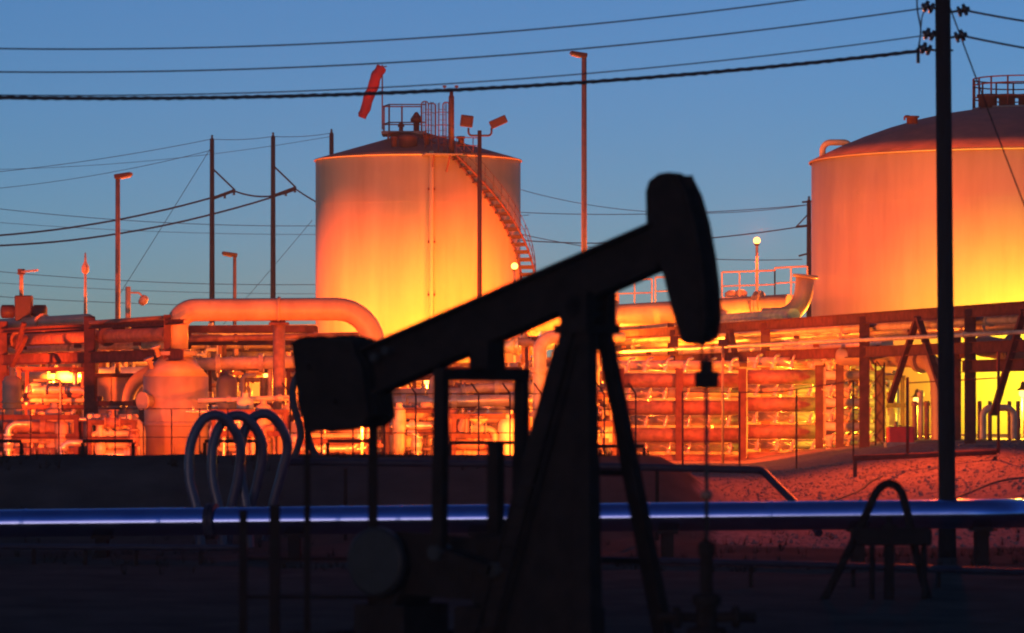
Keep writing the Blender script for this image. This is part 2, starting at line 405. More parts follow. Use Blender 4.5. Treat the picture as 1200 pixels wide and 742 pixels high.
mb.add(vs, [(i*n+k, i*n+(k+1) % n, (i+1)*n+(k+1) % n, (i+1)*n+k) for i in range(len(pts)-1) for k in range(n)], True)
mb.build('sock', 'windsock_cloth', ws)
MB().tube([lp(447, 79, -2.1)+Vector((.3*math.cos(q), .1*math.sin(q), .06*math.cos(q))) for q in [6.283*i/16 for i in range(16)]], .03, 5, closed=True).build('hoop', 'rack_steel', ws)

# right tank
TR, cR = tank('larger domed tank cut off by the right picture edge', 1195, 200, 11.4, 17.1, 2.95, True)
def rp(px, py, dd=0): return P(px, py, 200+dd)
mb = MB(); mb.tube(bend([rp(964, 188, -.5), rp(964, 167, -.5), rp(996, 167, -.5), rp(996, 182, -.5)], .45), .17, 10)
mb.build('overflow_pipe', 'tank_paint', TR)
mb = MB(); cp = Vector((cR.x, cR.y, 0)); zp = P(1195, 123, 200).z; zq = P(1195, 93, 200).z
for i in range(16):
    an = 6.283*i/16; p = cp + Vector((2.55*math.cos(an), 2.55*math.sin(an), 0)); mb.tube([p+Vector((0, 0, zp-.3)), p+Vector((0, 0, zq))], .05, 6)
for z in (zq, zq-.35, zp+.35): mb.tube([cp + Vector((2.55*math.cos(6.283*i/40), 2.55*math.sin(6.283*i/40), z)) for i in range(40)], .04, 6, closed=True)
mb.build('guardrail', 'rack_steel', TR)
MB().lathe([(2.6, zp-.35), (2.6, zp-.2), (.1, zp-.15)], cp, n=32).build('platform', 'grate', TR)
for px in (1158, 1180, 1203): 
    v = MB().lathe([(.45, 0), (.45, .55), (.62, .57), (.62, .75), (.01, .8)], rp(px, 127, -1.5), n=14).build('roof_nozzle', 'lamp_body', TR)
v = MB().tube(bend([rp(1060, 141, -6), rp(1060, 136, -6), rp(1066, 136, -6), rp(1069, 143, -6)], .1), .05, 6).build('roof_hook', 'rack_steel', TR)
MB().lathe([(.3, 0), (.3, .3), (.38, .32), (.38, .4)], rp(1069, 145, -6), n=12).build('roof_nozzle', 'lamp_body', TR)

# ------------------------------------------------------------------ generic plant pieces
def pipe(label, pts, r, m='pipe_light', rad=None, flanges=(), name='process_pipe', n=14, cat='pipe', group=None, saddles=0):
    path = bend(pts, rad or r*2.6) if len(pts) > 2 else [Vector(p) for p in pts]
    o = tag(MB().tube(path, r, n).build(name, m), label, cat, group)
    L = [(b-a).length for a, b in zip(path, path[1:])]; tot = sum(L)
    for f in flanges:
        d = f*tot
        for (a, b), l in zip(zip(path, path[1:]), L):
            if d <= l: break
            d -= l
        ax = (b-a).normalized(); c = a + ax*d; g = .03+r*.12
        MB().lathe([(r*1.02, -g*1.6), (r*1.45, -g*1.5), (r*1.45, -.012), (r*1.30, -.010), (r*1.30, .010), (r*1.45, .012), (r*1.45, g*1.5), (r*1.02, g*1.6)], c, ax, n=16, smooth=False).build('flange', m, o)
    if saddles:
        a, b = path[0], path[-1]
        for i in range(saddles):
            p = a.lerp(b, (i+.5)/saddles); MB().box(p-Vector((0, 0, r+.07)), (.3, .3, .14)).build('saddle', 'rack_steel', o)
    return o
def valve(parent, p, r, ax=(1, 0, 0), m='pipe_grey', wheel=True, red=False):
    p = Vector(p); ax = Vector(ax).normalized()
    b = MB().lathe([(r*1.5, -r*1.9), (r*1.5, -r*1.6), (r*1.0, -r*1.55), (r*1.35, -r*.5), (r*1.35, r*.5), (r*1.0, r*1.55), (r*1.5, r*1.6), (r*1.5, r*1.9)], p, ax, n=12, smooth=False).build('valve', m, parent)
    MB().lathe([(r*.8, r*1.0), (r*.8, r*1.7), (r*.35, r*1.75), (r*.25, r*3.0)], p, (0, 0, 1), n=8, smooth=False).build('bonnet', m, b)
    if wheel:
        wm = MB().tube([p + Vector((r*1.4*math.cos(q), r*1.4*math.sin(q), r*2.9)) for q in [6.283*i/14 for i in range(14)]], r*.14, 5, closed=True)
        for q in (0, 1.571): wm.tube([p+Vector((-r*1.4*math.cos(q), -r*1.4*math.sin(q), r*2.9)), p+Vector((r*1.4*math.cos(q), r*1.4*math.sin(q), r*2.9))], r*.1, 4)
        wm.build('handwheel', 'red_paint' if red else m, b)
    return b
def light(kind, p, energy, parent, size=.15, aim=None, cone=120, blend=.5, colr=SODIUM, size_y=None):
    d = bpy.data.lights.new('lamp_light', kind); d.energy = energy; d.color = colr
    if kind == 'AREA': d.shape = 'RECTANGLE'; d.size = size; d.size_y = size_y or size*.7; d.spread = R_(cone)
    else: d.shadow_soft_size = size
    if kind == 'SPOT': d.spot_size = R_(cone); d.spot_blend = blend
    o = bpy.data.objects.new('lamp_light', d); col.objects.link(o); p = Vector(p)
    base = Vector((0, 0, 0)); q = parent
    while q is not None: base = base + q.location; q = q.parent
    o.parent = parent; o.location = p - base
    if aim is not None: o.rotation_euler = (Vector(aim)-p).to_track_quat('-Z', 'Y').to_euler()
    return o
def floodlight(label, p, aim, energy, ground_z=None, cone=150, post=True, s=.5, kind='AREA', blend=.4, group=None, colr=SODIUM):
    p = Vector(p); gz_ = gz(p.x, p.y, False) if ground_z is None else ground_z
    t = thing('floodlight', label, 'floodlight', Vector((p.x, p.y, gz_)), group)
    d = (Vector(aim)-p).normalized(); rot = d.to_track_quat('-Z', 'Y').to_matrix()
    MB().box(p, (s*1.15, s*.8, s*.4), rot).build('housing', 'lamp_body', t)
    MB().box(p + d*(s*.2+.005), (s*1.0, s*.66, .008), rot).build('lens', 'lamp_glow', t)
    if post: MB().tube([Vector((p.x, p.y, gz_)), Vector((p.x, p.y, p.z-s*.35))], .05, 8).build('post', 'galvanised', t)
    light(kind, p + d*(s*.2+.03), energy, t, s*.9 if kind == 'AREA' else .12, aim, cone, blend, colr)
    return t
def post_lamp(label, p, energy, s=.2, pole_r=.07):
    p = Vector(p); t = thing('lamp_post', label, 'lamp', Vector((p.x, p.y, 1.7)))
    MB().tube([Vector((p.x, p.y, 1.7)), p-Vector((0, 0, s*1.1))], pole_r, 8).build('pole', 'rail_paint', t)
    MB().lathe([(pole_r*1.6, -s*1.5), (s*.8, -s*1.05), (s*.8, -s*.9)], p, n=14).build('collar', 'lamp_body', t)
    MB().lathe([(.001, -s)] + [(s*math.sin(math.pi*i/10), -s*math.cos(math.pi*i/10)) for i in range(1, 10)] + [(.001, s)], p, n=18).build('globe', 'lamp_glow', t)
    light('POINT', p + Vector((0, 0, s+.16)), energy, t, .14)
    return t
def bulb_lamp(label, p, energy, ground_z=None, s=.16, colr=SODIUM, group=None, pole_r=.05, pm='galvanised', name='lamp_post'):
    """short pole with a cap and a bare round globe"""
    p = Vector(p); gz_ = gz(p.x, p.y, False) if ground_z is None else ground_z
    t = thing(name, label, 'lamp', Vector((p.x, p.y, gz_)), group)
    MB().tube([Vector((p.x, p.y+.3, gz_)), Vector((p.x, p.y+.3, p.z+.42)), Vector((p.x, p.y, p.z+.42))], pole_r, 8).build('pole', pm, t)
    MB().lathe([(.05, .42), (.09, .4), (.12, s+.07), (s*1.5, s*.75), (s*1.5, s*.62), (.05, s*.8)], p, n=14).build('cap', 'lamp_body', t)
    MB().lathe([(.001, -s)] + [(s*math.sin(math.pi*i/8), -s*math.cos(math.pi*i/8)) for i in range(1, 8)] + [(.001, s)], p, n=14).build('globe', 'lamp_glow', t)
    light('POINT', p + Vector((0, -.02, -s-.14)), energy, t, .12, colr=colr)
    return t

# ------------------------------------------------------------------ tall lamp posts (unlit)
def cobra(label, px, py, D, hx, wpx=5, base_z=1.7, hl=.95, tilt=.25, mpole='pole_paint'):
    top = P(px, py, D); t = thing('lamp_post', label, 'lamp post', (top.x, D, base_z), 'unlit lamp posts')
    r = wpx*D/F/2; MB().tube([(top.x, D, base_z), top], r*1.15, 10, r2=r*.9).build('pole', mpole, t)
    MB().box((top.x, D, base_z+.15), (r*5, r*5, .3)).build('base_plate', 'concrete', t)
    a = top + Vector((-hx*.12, 0, .02)); b = top + Vector((hx*hl, -.15, hl*tilt))
    h = MB().bar(a, b, .34, .22, w2=.42, h2=.15).build('lamp_head', 'lamp_body', t, bevel=.04)
    d, x, y = MB().frame(a, b); MB().bar(a.lerp(b, .35)-y*.12, a.lerp(b, .92)-y*.10, .27, .05).build('lens', 'pipe_grey', h)
    return t
cobra('tall unlit lamp post left of the two far utility poles', 138, 208, 160, 1, 6, hl=.62)
cobra('short unlit lamp post between the two far utility poles', 275, 300, 185, -1, 4.5, hl=.62)
cobra('tallest unlit lamp post, rising behind the pumpjack beam', 684.5, 66, 165, -1, 6.5, hl=.62)
# bracket lamp on the left rack
t = thing('bracket_lamp', 'small round lamp on a bent arm above the left pipe rack', 'lamp', P(150, 392, 150))
MB().tube([P(150, 392, 150), P(150, 336, 150)], .11, 8).build('pole', 'rail_paint', t)
MB().tube(bend([P(150, 343, 150), P(163, 343, 150), P(168, 349, 150)], .15), .045, 6).build('arm', 'rail_paint', t)
MB().lathe([(.02, -.2), (.15, -.17), (.19, 0), (.15, .17), (.08, .22)], P(168, 352, 150), (.5, -.5, .6), n=14).build('lamp_head', 'rail_paint', t)
# twin floodlight mast in front of the left tank
t = thing('twin_light_mast', 'mast with two unlit square floodlights in front of the smaller tank', 'lamp post', Vector((P(562, 0, 195).x, 195, 1.7)))
MB().tube([Vector((P(562, 0, 195).x, 195, 1.7)), P(562, 153, 195)], .15, 8, r2=.11).build('pole', 'lamp_body', t)
MB().tube(bend([P(549, 150, 195), P(549, 159, 195), P(562, 159, 195), P(576, 159, 195), P(576, 150, 195)], .22), .055, 8).build('yoke', 'lamp_body', t)
MB().box(P(547, 142, 195), (.68, .35, .62), Matrix.Rotation(.12, 3, 'Y')).build('lamp_head', 'lamp_body', t, bevel=.05)
MB().box(P(584, 143, 195), (.95, .40, .42), Matrix.Rotation(-.42, 3, 'Y')).build('lamp_head', 'lamp_body', t, bevel=.05)
MB().box(P(547, 142, 194.78), (.5, .05, .44), Matrix.Rotation(.12, 3, 'Y')).build('lens', 'lamp_body', t)

# ------------------------------------------------------------------ utility poles and wires
def wire(label, a, b, sag, r=.02, n=36, twist=False, group='far power lines', bulge=None):
    a = Vector(a); b = Vector(b)
    f = lambda q: a.lerp(b, q) - Vector((0, 0, sag*4*q*(1-q)))
    if twist:
        mb = MB(); nn = 140
        for ph in (0, 2.094, 4.189):
            mb.tube([f(i/nn) + Vector((0, math.cos(i*1.7+ph), math.sin(i*1.7+ph)))*r for i in range(nn+1)], r*.85, 5)
        return tag(mb.build('power_line', 'wire_black'), label, 'wire', group)
    return tag(MB().tube([f(i/n) for i in range(n+1)], r, 6).build('power_line', 'wire_black'), label, 'wire', group)
def far_pole(label, px, py, D, arm=True, wpx=6, mirror=1):
    top = P(px, py, D); t = thing('utility_pole', label, 'utility pole', (top.x, D, 1.5), 'utility poles behind the plant')
    r = wpx*D/F/2; MB().tube([(top.x, D, 1.5), top], r*1.2, 10, r2=r*.85).build('pole', 'pole_far', t)
    k = D/F
    if arm:
        e = P(px+27*mirror, py+60, D)
        MB().bar(P(px, py+70, D), e, .16, .22).build('crossarm', 'pole_far', t)
        MB().bar(P(px, py+34, D), e, .12, .12).build('brace', 'pole_far', t)
        for q in (.55, .95): MB().lathe([(.05, -.32), (.12, -.28), (.06, -.2), (.12, -.14), (.05, -.05)], P(px, py+70, D).lerp(e, q), n=8).build('insulator', 'insulator', t)
    MB().lathe([(.06, 0), (.12, .06), (.05, .14), (.1, .2), (.04, .3)], top, n=8).build('insulator', 'insulator', t)
    return t
far_pole('leftmost far utility pole with an angled arm', 248.5, 163, 260)
far_pole('far utility pole with an angled arm, nearer the smaller tank', 320, 160, 260)
far_pole('far utility pole whose top peeks out beside the smaller tank', 388.5, 156, 262, arm=False)
t = far_pole('far utility pole against the left edge of the larger tank', 948, 235, 250, arm=False)
MB().bar(P(933, 266, 250), P(952, 264, 250), .14, .16).build('crossarm', 'pole_far', t)
MB().bar(P(933, 266, 250), P(948, 250, 250), .09, .09).build('brace', 'pole_far', t)
MB().bar(P(940, 237, 250), P(952, 236, 250), .12, .12).build('crossarm', 'pole_far', t)
MB().bar(P(936, 300, 250), P(952, 296, 250), .12, .12).build('crossarm', 'pole_far', t)
W = wire
W('faint high wire from the leftmost far pole off to the left', P(-150, 212, 262), P(248, 163, 260), .5, .022)
W('faint wire strung between the tops of the two far poles', P(248, 163, 260), P(320, 160, 260), .12, .022)
W('faint wire between the second far pole and the pole beside the tank', P(320, 160, 260), P(388, 156, 262), .12, .022)
W('second faint high wire off to the left of the far poles', P(-150, 228, 270), P(248, 176, 262), .8, .02)
W('guy wire slanting down left of the leftmost far pole', P(246, 175, 260), P(140, 345, 262), .05, .02)
W('guy wire slanting down between the two far poles', P(366, 258, 262), P(262, 380, 262), .05, .018)
W('twisted cable from the leftmost far pole arm going left', P(-160, 277, 262), P(275, 224, 260), 1.2, .045, twist=True)
W('lower twisted cable running left below the far pole arms', P(-160, 283, 262), P(347, 222, 260), 1.7, .045, twist=True)
W('sagging twisted cable between the two far pole arms', P(275, 224, 260), P(347, 222, 260), .45, .04, twist=True)
W('twisted cable from the second far pole arm towards the tank', P(347, 222, 260), P(470, 262, 262), .7, .04, twist=True)
W('thin horizontal wire low in the sky left of the smaller tank', P(-160, 300, 300), P(620, 322, 300), 1.5, .028)
W('lowest thin wire in the sky left of the smaller tank', P(-160, 335, 300), P(620, 352, 300), 1.0, .028)
W('thin wire crossing behind the leftmost lamp post', P(-160, 222, 300), P(620, 252, 300), 1.8, .028)
W('hair-thin wire just under the crossing behind the leftmost lamp post', P(-160, 246, 320), P(620, 268, 320), 1.2, .022)
W('hair-thin wire above the lowest wire at the left', P(-160, 318, 320), P(620, 338, 320), 1.1, .022)
W('hair-thin high wire to the tip of the leftmost far pole', P(-160, 196, 290), P(388, 160, 264), 1.0, .018)
W('thin wire between the smaller tank and far right pole, upper', P(560, 206, 300), P(948, 240, 252), 1.6, .026)
W('thin wire between the smaller tank and far right pole, middle', P(560, 246, 280), P(948, 240, 252), .5, .03)
W('thick wire between the smaller tank and far right pole, lower', P(560, 277, 280), P(936, 266, 252), .8, .045)
W('thin wire low between the smaller tank and far right pole', P(560, 262, 280), P(940, 304, 252), .9, .03)
# near pole on the right
Dp = 95.
bz = gz(P(1110, 0, Dp).x, Dp, False)
bx = P(1110, 650, Dp).x
near = thing('utility_pole', 'thick black wooden utility pole in front of the larger tank', 'utility pole', (bx, Dp, bz))
tp = P(1104, -90, Dp)
MB().tube([(bx, Dp, bz-.5), P(1110, 600, Dp), tp], .25, 18, r2=.2).build('pole', 'pole_wood', near)
kw = Dp/F
def insul(px, py, side):
    c = P(px, py, Dp)
    o = MB().lathe([(.05, -.16), (.14, -.15), (.15, -.08), (.07, -.06), (.07, -.02), (.16, 0), (.16, .08), (.06, .1), (.05, .17)], c, (side, -.1, .35), n=12).build('insulator', 'insulator', near)
    pl = P(1105 + 4*side, py+3, Dp); MB().tube([c, pl], .035, 6).build('pin', 'rod_steel', near)
for px, py, s_ in ((1087, 8, -1), (1088, 40, -1), (1084, 57, -1), (1129, 12, 1), (1126, 42, 1)): insul(px, py, s_)
MB().tube(spline([P(1074, -30, Dp), P(1075, 10, Dp), P(1079, 35, Dp), P(1076, 58, Dp)], 6), .022, 6).build('jumper_cable', 'wire_black', near)
MB().tube([P(1076, 56, Dp), P(1076, 74, Dp)], .045, 8).build('dead_end_clamp', 'rod_steel', near)
MB().tube(spline([P(1079, 35, Dp), P(1081, 18, Dp), P(1087, 10, Dp)], 6), .018, 6).build('jumper_cable', 'wire_black', near)
MB().tube([P(1100, 59, Dp), P(1117, 59, Dp)], .03, 6).build('through_bolt', 'rod_steel', near)
off = thing('utility_pole', 'black wooden utility pole beyond the left edge carrying the near wires', 'utility pole', (P(-760, 0, Dp).x, Dp, 0))
MB().tube([(P(-760, 0, Dp).x, Dp, -.5), P(-760, -90, Dp)], .25, 14, r2=.2).build('pole', 'pole_wood', off)
def near_wire(label, xl, yl, xr, yr, low, r, twist=False):
    a = P(xl, yl, Dp); b = P(xr, yr, Dp); return wire(label, a, b, low*kw, r, 60, twist, 'near power lines')
# sag chosen so that the curve passes the rows seen at x=0 and x=600
near_wire('topmost near power line sweeping up to the right', -760, 0, 1105, -25, 69.6, .022)
near_wire('second near power line across the upper sky', -760, 35, 1087, 9, 62, .022)
near_wire('third near power line, just above the thick twisted cable', -760, 62, 1088, 41, 60, .018)
near_wire('thick twisted cable across the sky above both tanks', -760, 67, 1076, 60, 52, .034, True)
wire('upper wire leaving the near pole to the right', P(1130, 12, Dp), P(1500, 42, Dp+20), .3, .03, group='near power lines')
wire('lower wire leaving the near pole to the right', P(1128, 42, Dp), P(1500, 78, Dp+20), .3, .03, group='near power lines')
wire('guy wire slanting from the near pole across the larger tank', P(1110, 0, Dp), P(1330, 560, Dp+10), .25, .022, group='near power lines')

# ------------------------------------------------------------------ right pipe rack (recedes towards the left)
VR = -330
def rk(px, py, D=150, px0=900):
    """point on the rack line whose row at px0 is py"""
    a, b = along(px0, py, D, px, VR); return b
rack = thing('pipe_rack', 'dark steel pipe rack with braced columns in front of the larger tank', 'pipe rack', rk(1137, 520))
def rcol(px, top, dD=0, wd=.36):
    a = rk(px, top, 150+dD); g = gz(a.x, a.y, False)
    return MB().ibeam((a.x, a.y, g-.1), a, wd, wd, .035, (0, 1, 0)).build('column', 'rack_steel', rack)
for px in (703, 790, 897, 1013, 1137, 1262): rcol(px, 379)
for px in (690, 775, 880, 1000, 1120, 1245): rcol(px, 381, 9)
for y0, hh in ((381, .42), (417, .40)):
    for dD in (0, 9):
        a = rk(660, y0, 150+dD); b = rk(1330, y0, 150+dD)
        MB().ibeam(a, b, .22, hh, .03).build('beam', 'rack_steel', rack)
for px in (703, 790, 897, 1013, 1137, 1262):
    for y0 in (388, 423):
        MB().ibeam(rk(px, y0), rk(px-12, y0, 159), .2, .3, .03).build('crossbeam', 'rack_steel', rack)
for xa, xb in ((1075, 1043), (1076, 1108), (1200, 1164), (1203, 1236), (855, 838), (856, 872)):
    a = rk(xa, 384, 150-.3); b = rk(xb, 470 if xa < 1190 else 482, 150-.3); MB().bar(a, b, .22, .16).build('brace', 'rack_steel', rack)
# beam in front, right end
MB().ibeam(rk(1128, 435), rk(1330, 435), .25, .42, .03).build('beam', 'rack_steel', rack)
# pipes on the rack: (y at px 900, x from, x to, radius, material, depth offset, label)
RP = [
 (372, 640, 930, .30, 'pipe_light', 9.5, 'bright pipe on top of the right rack under the guardrails', 3),
 (391, 690, 1330, .16, 'pipe_light', 2.0, 'slim pipe along the upper tier of the right rack', 4),
 (397, 690, 1330, .22, 'pipe_clad', 6.5, 'clad pipe in the middle of the upper rack tier', 4),
 (404, 720, 1330, .075, 'pipe_light', -1.2, 'thin bare pipe hung on the front face of the right rack', 3),
 (409, 655, 1040, .24, 'pipe_clad', 4.5, 'bright clad pipe ending part way along the rack', 3),
 (428, 690, 960, .19, 'pipe_light', 3.0, 'pipe below the lower beam of the right rack', 3),
 (433, 650, 900, .26, 'pipe_clad', 8.0, 'deep set clad pipe under the right rack', 3),
]
for y0, xa, xb, r, m, dD, lab, nf in RP:
    a = rk(xa, y0, 150+dD); b = rk(xb, y0, 150+dD)
    o = pipe(lab, [a, b], r, m, flanges=[(i+.6)/(nf+.4) for i in range(nf)], group='pipes on the right rack')
    for i in range(5): MB().box(a.lerp(b, (i+.5)/5)-Vector((0, 0, r+.06)), (.22, .3, .12)).build('saddle', 'rack_steel', o)
# large pipe header behind the pumpjack head, and platform with rails
big = pipe('large orange header pipe behind the pumpjack head', [P(585, 378, 172), P(925, 358, 166)], .52, 'vessel_paint', flanges=(.12, .4, .68, .9), n=20)
for q in (.1, .35, .6, .85):
    p = P(585, 378, 172).lerp(P(925, 358, 166), q); MB().bar((p.x, p.y, gz(p.x, p.y, False)), (p.x, p.y, p.z-.5), .3, .3, (0, 1, 0)).build('support', 'rack_steel', big)
duct = pipe('curved red duct elbow beside the larger tank', [P(893, 372, 163), P(925, 371, 163), P(941, 352, 163), P(944, 322, 163)], .42, 'vessel_paint', rad=1.6, n=18, name='duct', cat='duct')
MB().lathe([(.43, -.08), (.58, -.06), (.58, .06), (.43, .08)], P(944, 324, 163), (0.1, 0, 1), n=18).build('flange', 'vessel_paint', duct)
MB().bar((P(925, 0, 163).x, 163, gz(P(925, 0, 163).x, 163, False)), P(925, 378, 163), .3, .3, (0, 1, 0)).build('support', 'rack_steel', duct)
plat = thing('access_platform', 'raised walkway with pale guardrails behind the pumpjack head', 'walkway', P(800, 380, 180))
for xa, xb, y0, y1, n in ((703, 764, 329, 361, 4), (768, 838, 325, 358, 4), (846, 908, 319, 352, 4), (908, 946, 314, 350, 3)):
    for dD in (0, 2.2):
        mb = MB()
        for i in range(n):
            q = i/(n-1); x = xa + (xb-xa)*q; mb.bar(P(x, y1, 180+dD), P(x, y0-2*q, 180+dD), .07, .07, (0, 1, 0))
        mb.tube([P(xa, y0, 180+dD), P(xb, y0-2, 180+dD)], .05, 6); mb.tube([P(xa, (y0+y1)/2, 180+dD), P(xb, (y0+y1)/2-2, 180+dD)], .04, 6)
        mb.bar(P(xa, y1-1, 180+dD-.05), P(xb, y1-3, 180+dD-.05), .03, .2)
        mb.build('guardrail', 'rail_paint', plat)
MB().bar(P(700, 365, 181.1), P(948, 354, 181.1), 2.4, .16).build('deck', 'grate', plat)
for x in (712, 790, 868, 935): 
    p = P(x, 366, 181.1); MB().bar((p.x, p.y, 1.6), (p.x, p.y, p.z-.1), .3, .3, (0, 1, 0)).build('column', 'rack_steel', plat)
for x, y in ((857, 347), (868, 346), (718, 350)):
    MB().lathe([(.25, 0), (.32, .1), (.32, .5), (.12, .62)], P(x, y+8, 180.6), n=10).build('valve_head', 'rail_paint', plat)

# ------------------------------------------------------------------ pipe manifold (five stacked headers)
def manifold(label, pxa, pxb, D, rows, rpx, posts, vm, hm, n_v, slope=0):
    k = D/F; base = P((pxa+pxb)/2, 540, D); t = thing('pipe_manifold', label, 'pipe manifold', base)
    for x in posts:
        p = P(x, 0, D-.62); g = gz(p.x, p.y, False); MB().ibeam((p.x, p.y, g-.1), P(x, rows[0]-14, D-.62), .3, .25, .03, (0, 1, 0)).build('post', 'rack_steel', t)
        p = P(x, 0, D+1.0); g = gz(p.x, p.y, False); MB().ibeam((p.x, p.y, g-.1), P(x, rows[0]-14, D+1.0), .25, .25, .03, (0, 1, 0)).build('post', 'rack_steel', t)
    for y in rows:
        h = MB().tube([P(pxa, y, D), P(pxb, y+slope, D)], rpx*k, 16).build('header', hm, t)
        for i in range(n_v):
            q = (i+.5+random.uniform(-.12, .12))/n_v; p = P(pxa+(pxb-pxa)*q, y-rpx-6+slope*q, D+.1); r = .075
            b = MB().lathe([(r*1.7, -r*2), (r*1.7, -r*1.5), (r, -r*1.4), (r*1.3, 0), (r, r*1.4), (r*1.7, r*1.5), (r*1.7, r*2)], p, (.25, .1, 1), n=10, smooth=False).build('valve', vm, t)
            MB().tube(bend([p + Vector((.03, 0, .15)), p+Vector((.1, 0, .36)), p+Vector((.3, .5, .4))], .12, 5), .05, 8).build('branch', vm, b)
            MB().bar(p+Vector((-.05, -.15, .05)), p+Vector((-.34, -.3, .16)), .05, .035).build('lever', vm, b)
        MB().tube([P(pxa, y-rpx-9, D+1.0), P(pxb, y-rpx-9+slope, D+1.0)], .20, 12).build('branch_header', 'pipe_light', t)
    return t
manifold('stack of five dark header pipes with rows of valves, left of the post', 722, 866, 146, (446, 478, 510, 541, 570), 8.5, (727, 796, 870), 'pipe_clad', 'pipe_rust', 6)
manifold('stack of five dark header pipes with rows of valves, right of the post', 876, 962, 146, (442, 474, 506, 538, 566), 8.5, (960,), 'pipe_clad', 'pipe_rust', 4)
manifold('pale stack of flanged pipes at the end of the valve manifold', 968, 1034, 143, (440, 472, 500, 530), 5, (984, 1030), 'pipe_light', 'pipe_light', 6)

# ------------------------------------------------------------------ process skids: random but rigidly joined pipework on a frame
def skid(label, pxa, pxb, D, ytop, ybot, seed, depth=3.0, dens=1.0, boost=1.45, mats=('pipe_light', 'pipe_clad', 'pipe_grey', 'pipe_rust', 'vessel_paint')):
    dens *= boost; rnd = random.Random(seed); k = D/F; xa = (pxa-600)*k; xb = (pxb-600)*k; wd = xb-xa
    g = min(gz(xa, D, False), gz(xb, D, False)); z1 = H-(ytop-HZ)*k; z0 = max(g, H-(ybot-HZ)*k)
    t = thing('process_skid', label, 'process skid', ((xa+xb)/2, D, g)); hgt = z1-g
    for yy in (D-.1, D+depth): MB().bar((xa, yy, g+.12), (xb, yy, g+.12), .25, .22).build('skid_runner', 'rack_steel', t)
    nc = max(2, int(wd/2.2)+1)
    for i in range(nc):
        x = xa + .12 + (wd-.24)*i/(nc-1)
        for dy in (.3, depth-.2):
            MB().ibeam((x, D+dy, g+.2), (x, D+dy, z1-.1), .16, .16, .02, (0, 1, 0)).build('post', 'rack_steel', t)
    for z in (g+hgt*.55, z1-.1):
        MB().ibeam((xa, D+.3, z), (xb, D+.3, z), .14, .2, .02).build('beam', 'rack_steel', t)
    for i in range(int(5*dens)+2):                       # long runs
        z = g + hgt*rnd.uniform(.12, 1.0); y = D + rnd.uniform(.6, depth); r = rnd.choice((.07, .09, .12, .16, .22))
        q0 = xa + wd*rnd.uniform(0, .25); q1 = xb - wd*rnd.uniform(0, .25); dn = rnd.choice((-1, 1))
        ze = max(g+.2, min(z1+.2, z + dn*rnd.uniform(.7, 2)))
        pts = [(q0, y, z), (q1, y, z), (q1, y, ze)] if rnd.random() < .6 else [(q0, y, ze), (q0, y, z), (q1, y, z)]
        m = rnd.choice(mats); p_ = MB().tube(bend(pts, r*2.4, 6), r, 12).build('pipe', m, t)
        for j in range(rnd.randint(1, 3)):
            c = Vector((q0 + (q1-q0)*rnd.uniform(.15, .85), y, z)); MB().lathe([(r*1.5, -.05), (r*1.5, .05)], c, (1, 0, 0), n=12, smooth=False).build('flange', m, p_)
    for i in range(int(wd*1.3*dens)+2):                  # risers with valves
        x = xa + wd*rnd.uniform(.03, .97); y = D + rnd.uniform(.1, depth); r = rnd.choice((.05, .06, .08, .1, .13)); zt_ = g + hgt*rnd.uniform(.4, 1.02)
        m = rnd.choice(mats); sx = rnd.choice((-1, 1))*rnd.uniform(.3, 1.1)
        p_ = MB().tube(bend([(x, y, g+.1), (x, y, zt_), (x+sx, y+rnd.uniform(-.2, .2), zt_)], r*2.4, 6), r, 10).build('pipe', m, t)
        if rnd.random() < .75:
            valve(p_, (x, y, g + (zt_-g)*rnd.uniform(.3, .75)), r*1.25, (0, .05, 1), m, wheel=False)
        if rnd.random() < .5: valve(p_, (x+sx*.75, y, zt_), r*1.2, (1, 0, 0), m, red=rnd.random() < .3)
    for i in range(int(wd*.35*dens)+1):                  # small vessels, pumps, boxes
        x = xa + wd*rnd.uniform(.1, .9); y = D + rnd.uniform(.2, depth); kind = rnd.random(); m = rnd.choice(('vessel_paint', 'pipe_light', 'cabinet_paint'))
        if kind < .45:
            r = rnd.uniform(.25, .5); h = rnd.uniform(1.2, 2.6)
            v = MB().lathe([(r*.9, 0), (r, .3), (r, h), (r*.85, h+r*.35), (r*.45, h+r*.58), (.12, h+r*.65), (.12, h+r*1.1)], (x, y, g+.2), n=18).build('vessel', m, t)
            MB().lathe([(r*1.02, h*.5), (r*1.08, h*.5+.02), (r*1.08, h*.5+.1), (r*1.02, h*.5+.12)], (x, y, g+.2), n=18).build('band', m, v)
        elif kind < .75:
            r = rnd.uniform(.25, .42); L = rnd.uniform(.9, 1.7)
            v = MB().lathe([(.06, -L/2-r*.5), (r*.7, -L/2-r*.35), (r, -L/2), (r, L/2), (r*.7, L/2+r*.35), (.06, L/2+r*.5)], (x, y, g+.5+r), (1, .15, 0), n=16).build('drum', m, t)
            MB().box((x, y, g+.38), (L*.7, r*1.3, .3)).build('drum_saddle', 'rack_steel', v)
        else:
            MB().box((x, y, g+1.0), (rnd.uniform(.5, .9), .4, rnd.uniform(.8, 1.4))).build('control_box', m, t, bevel=.03)
    return t

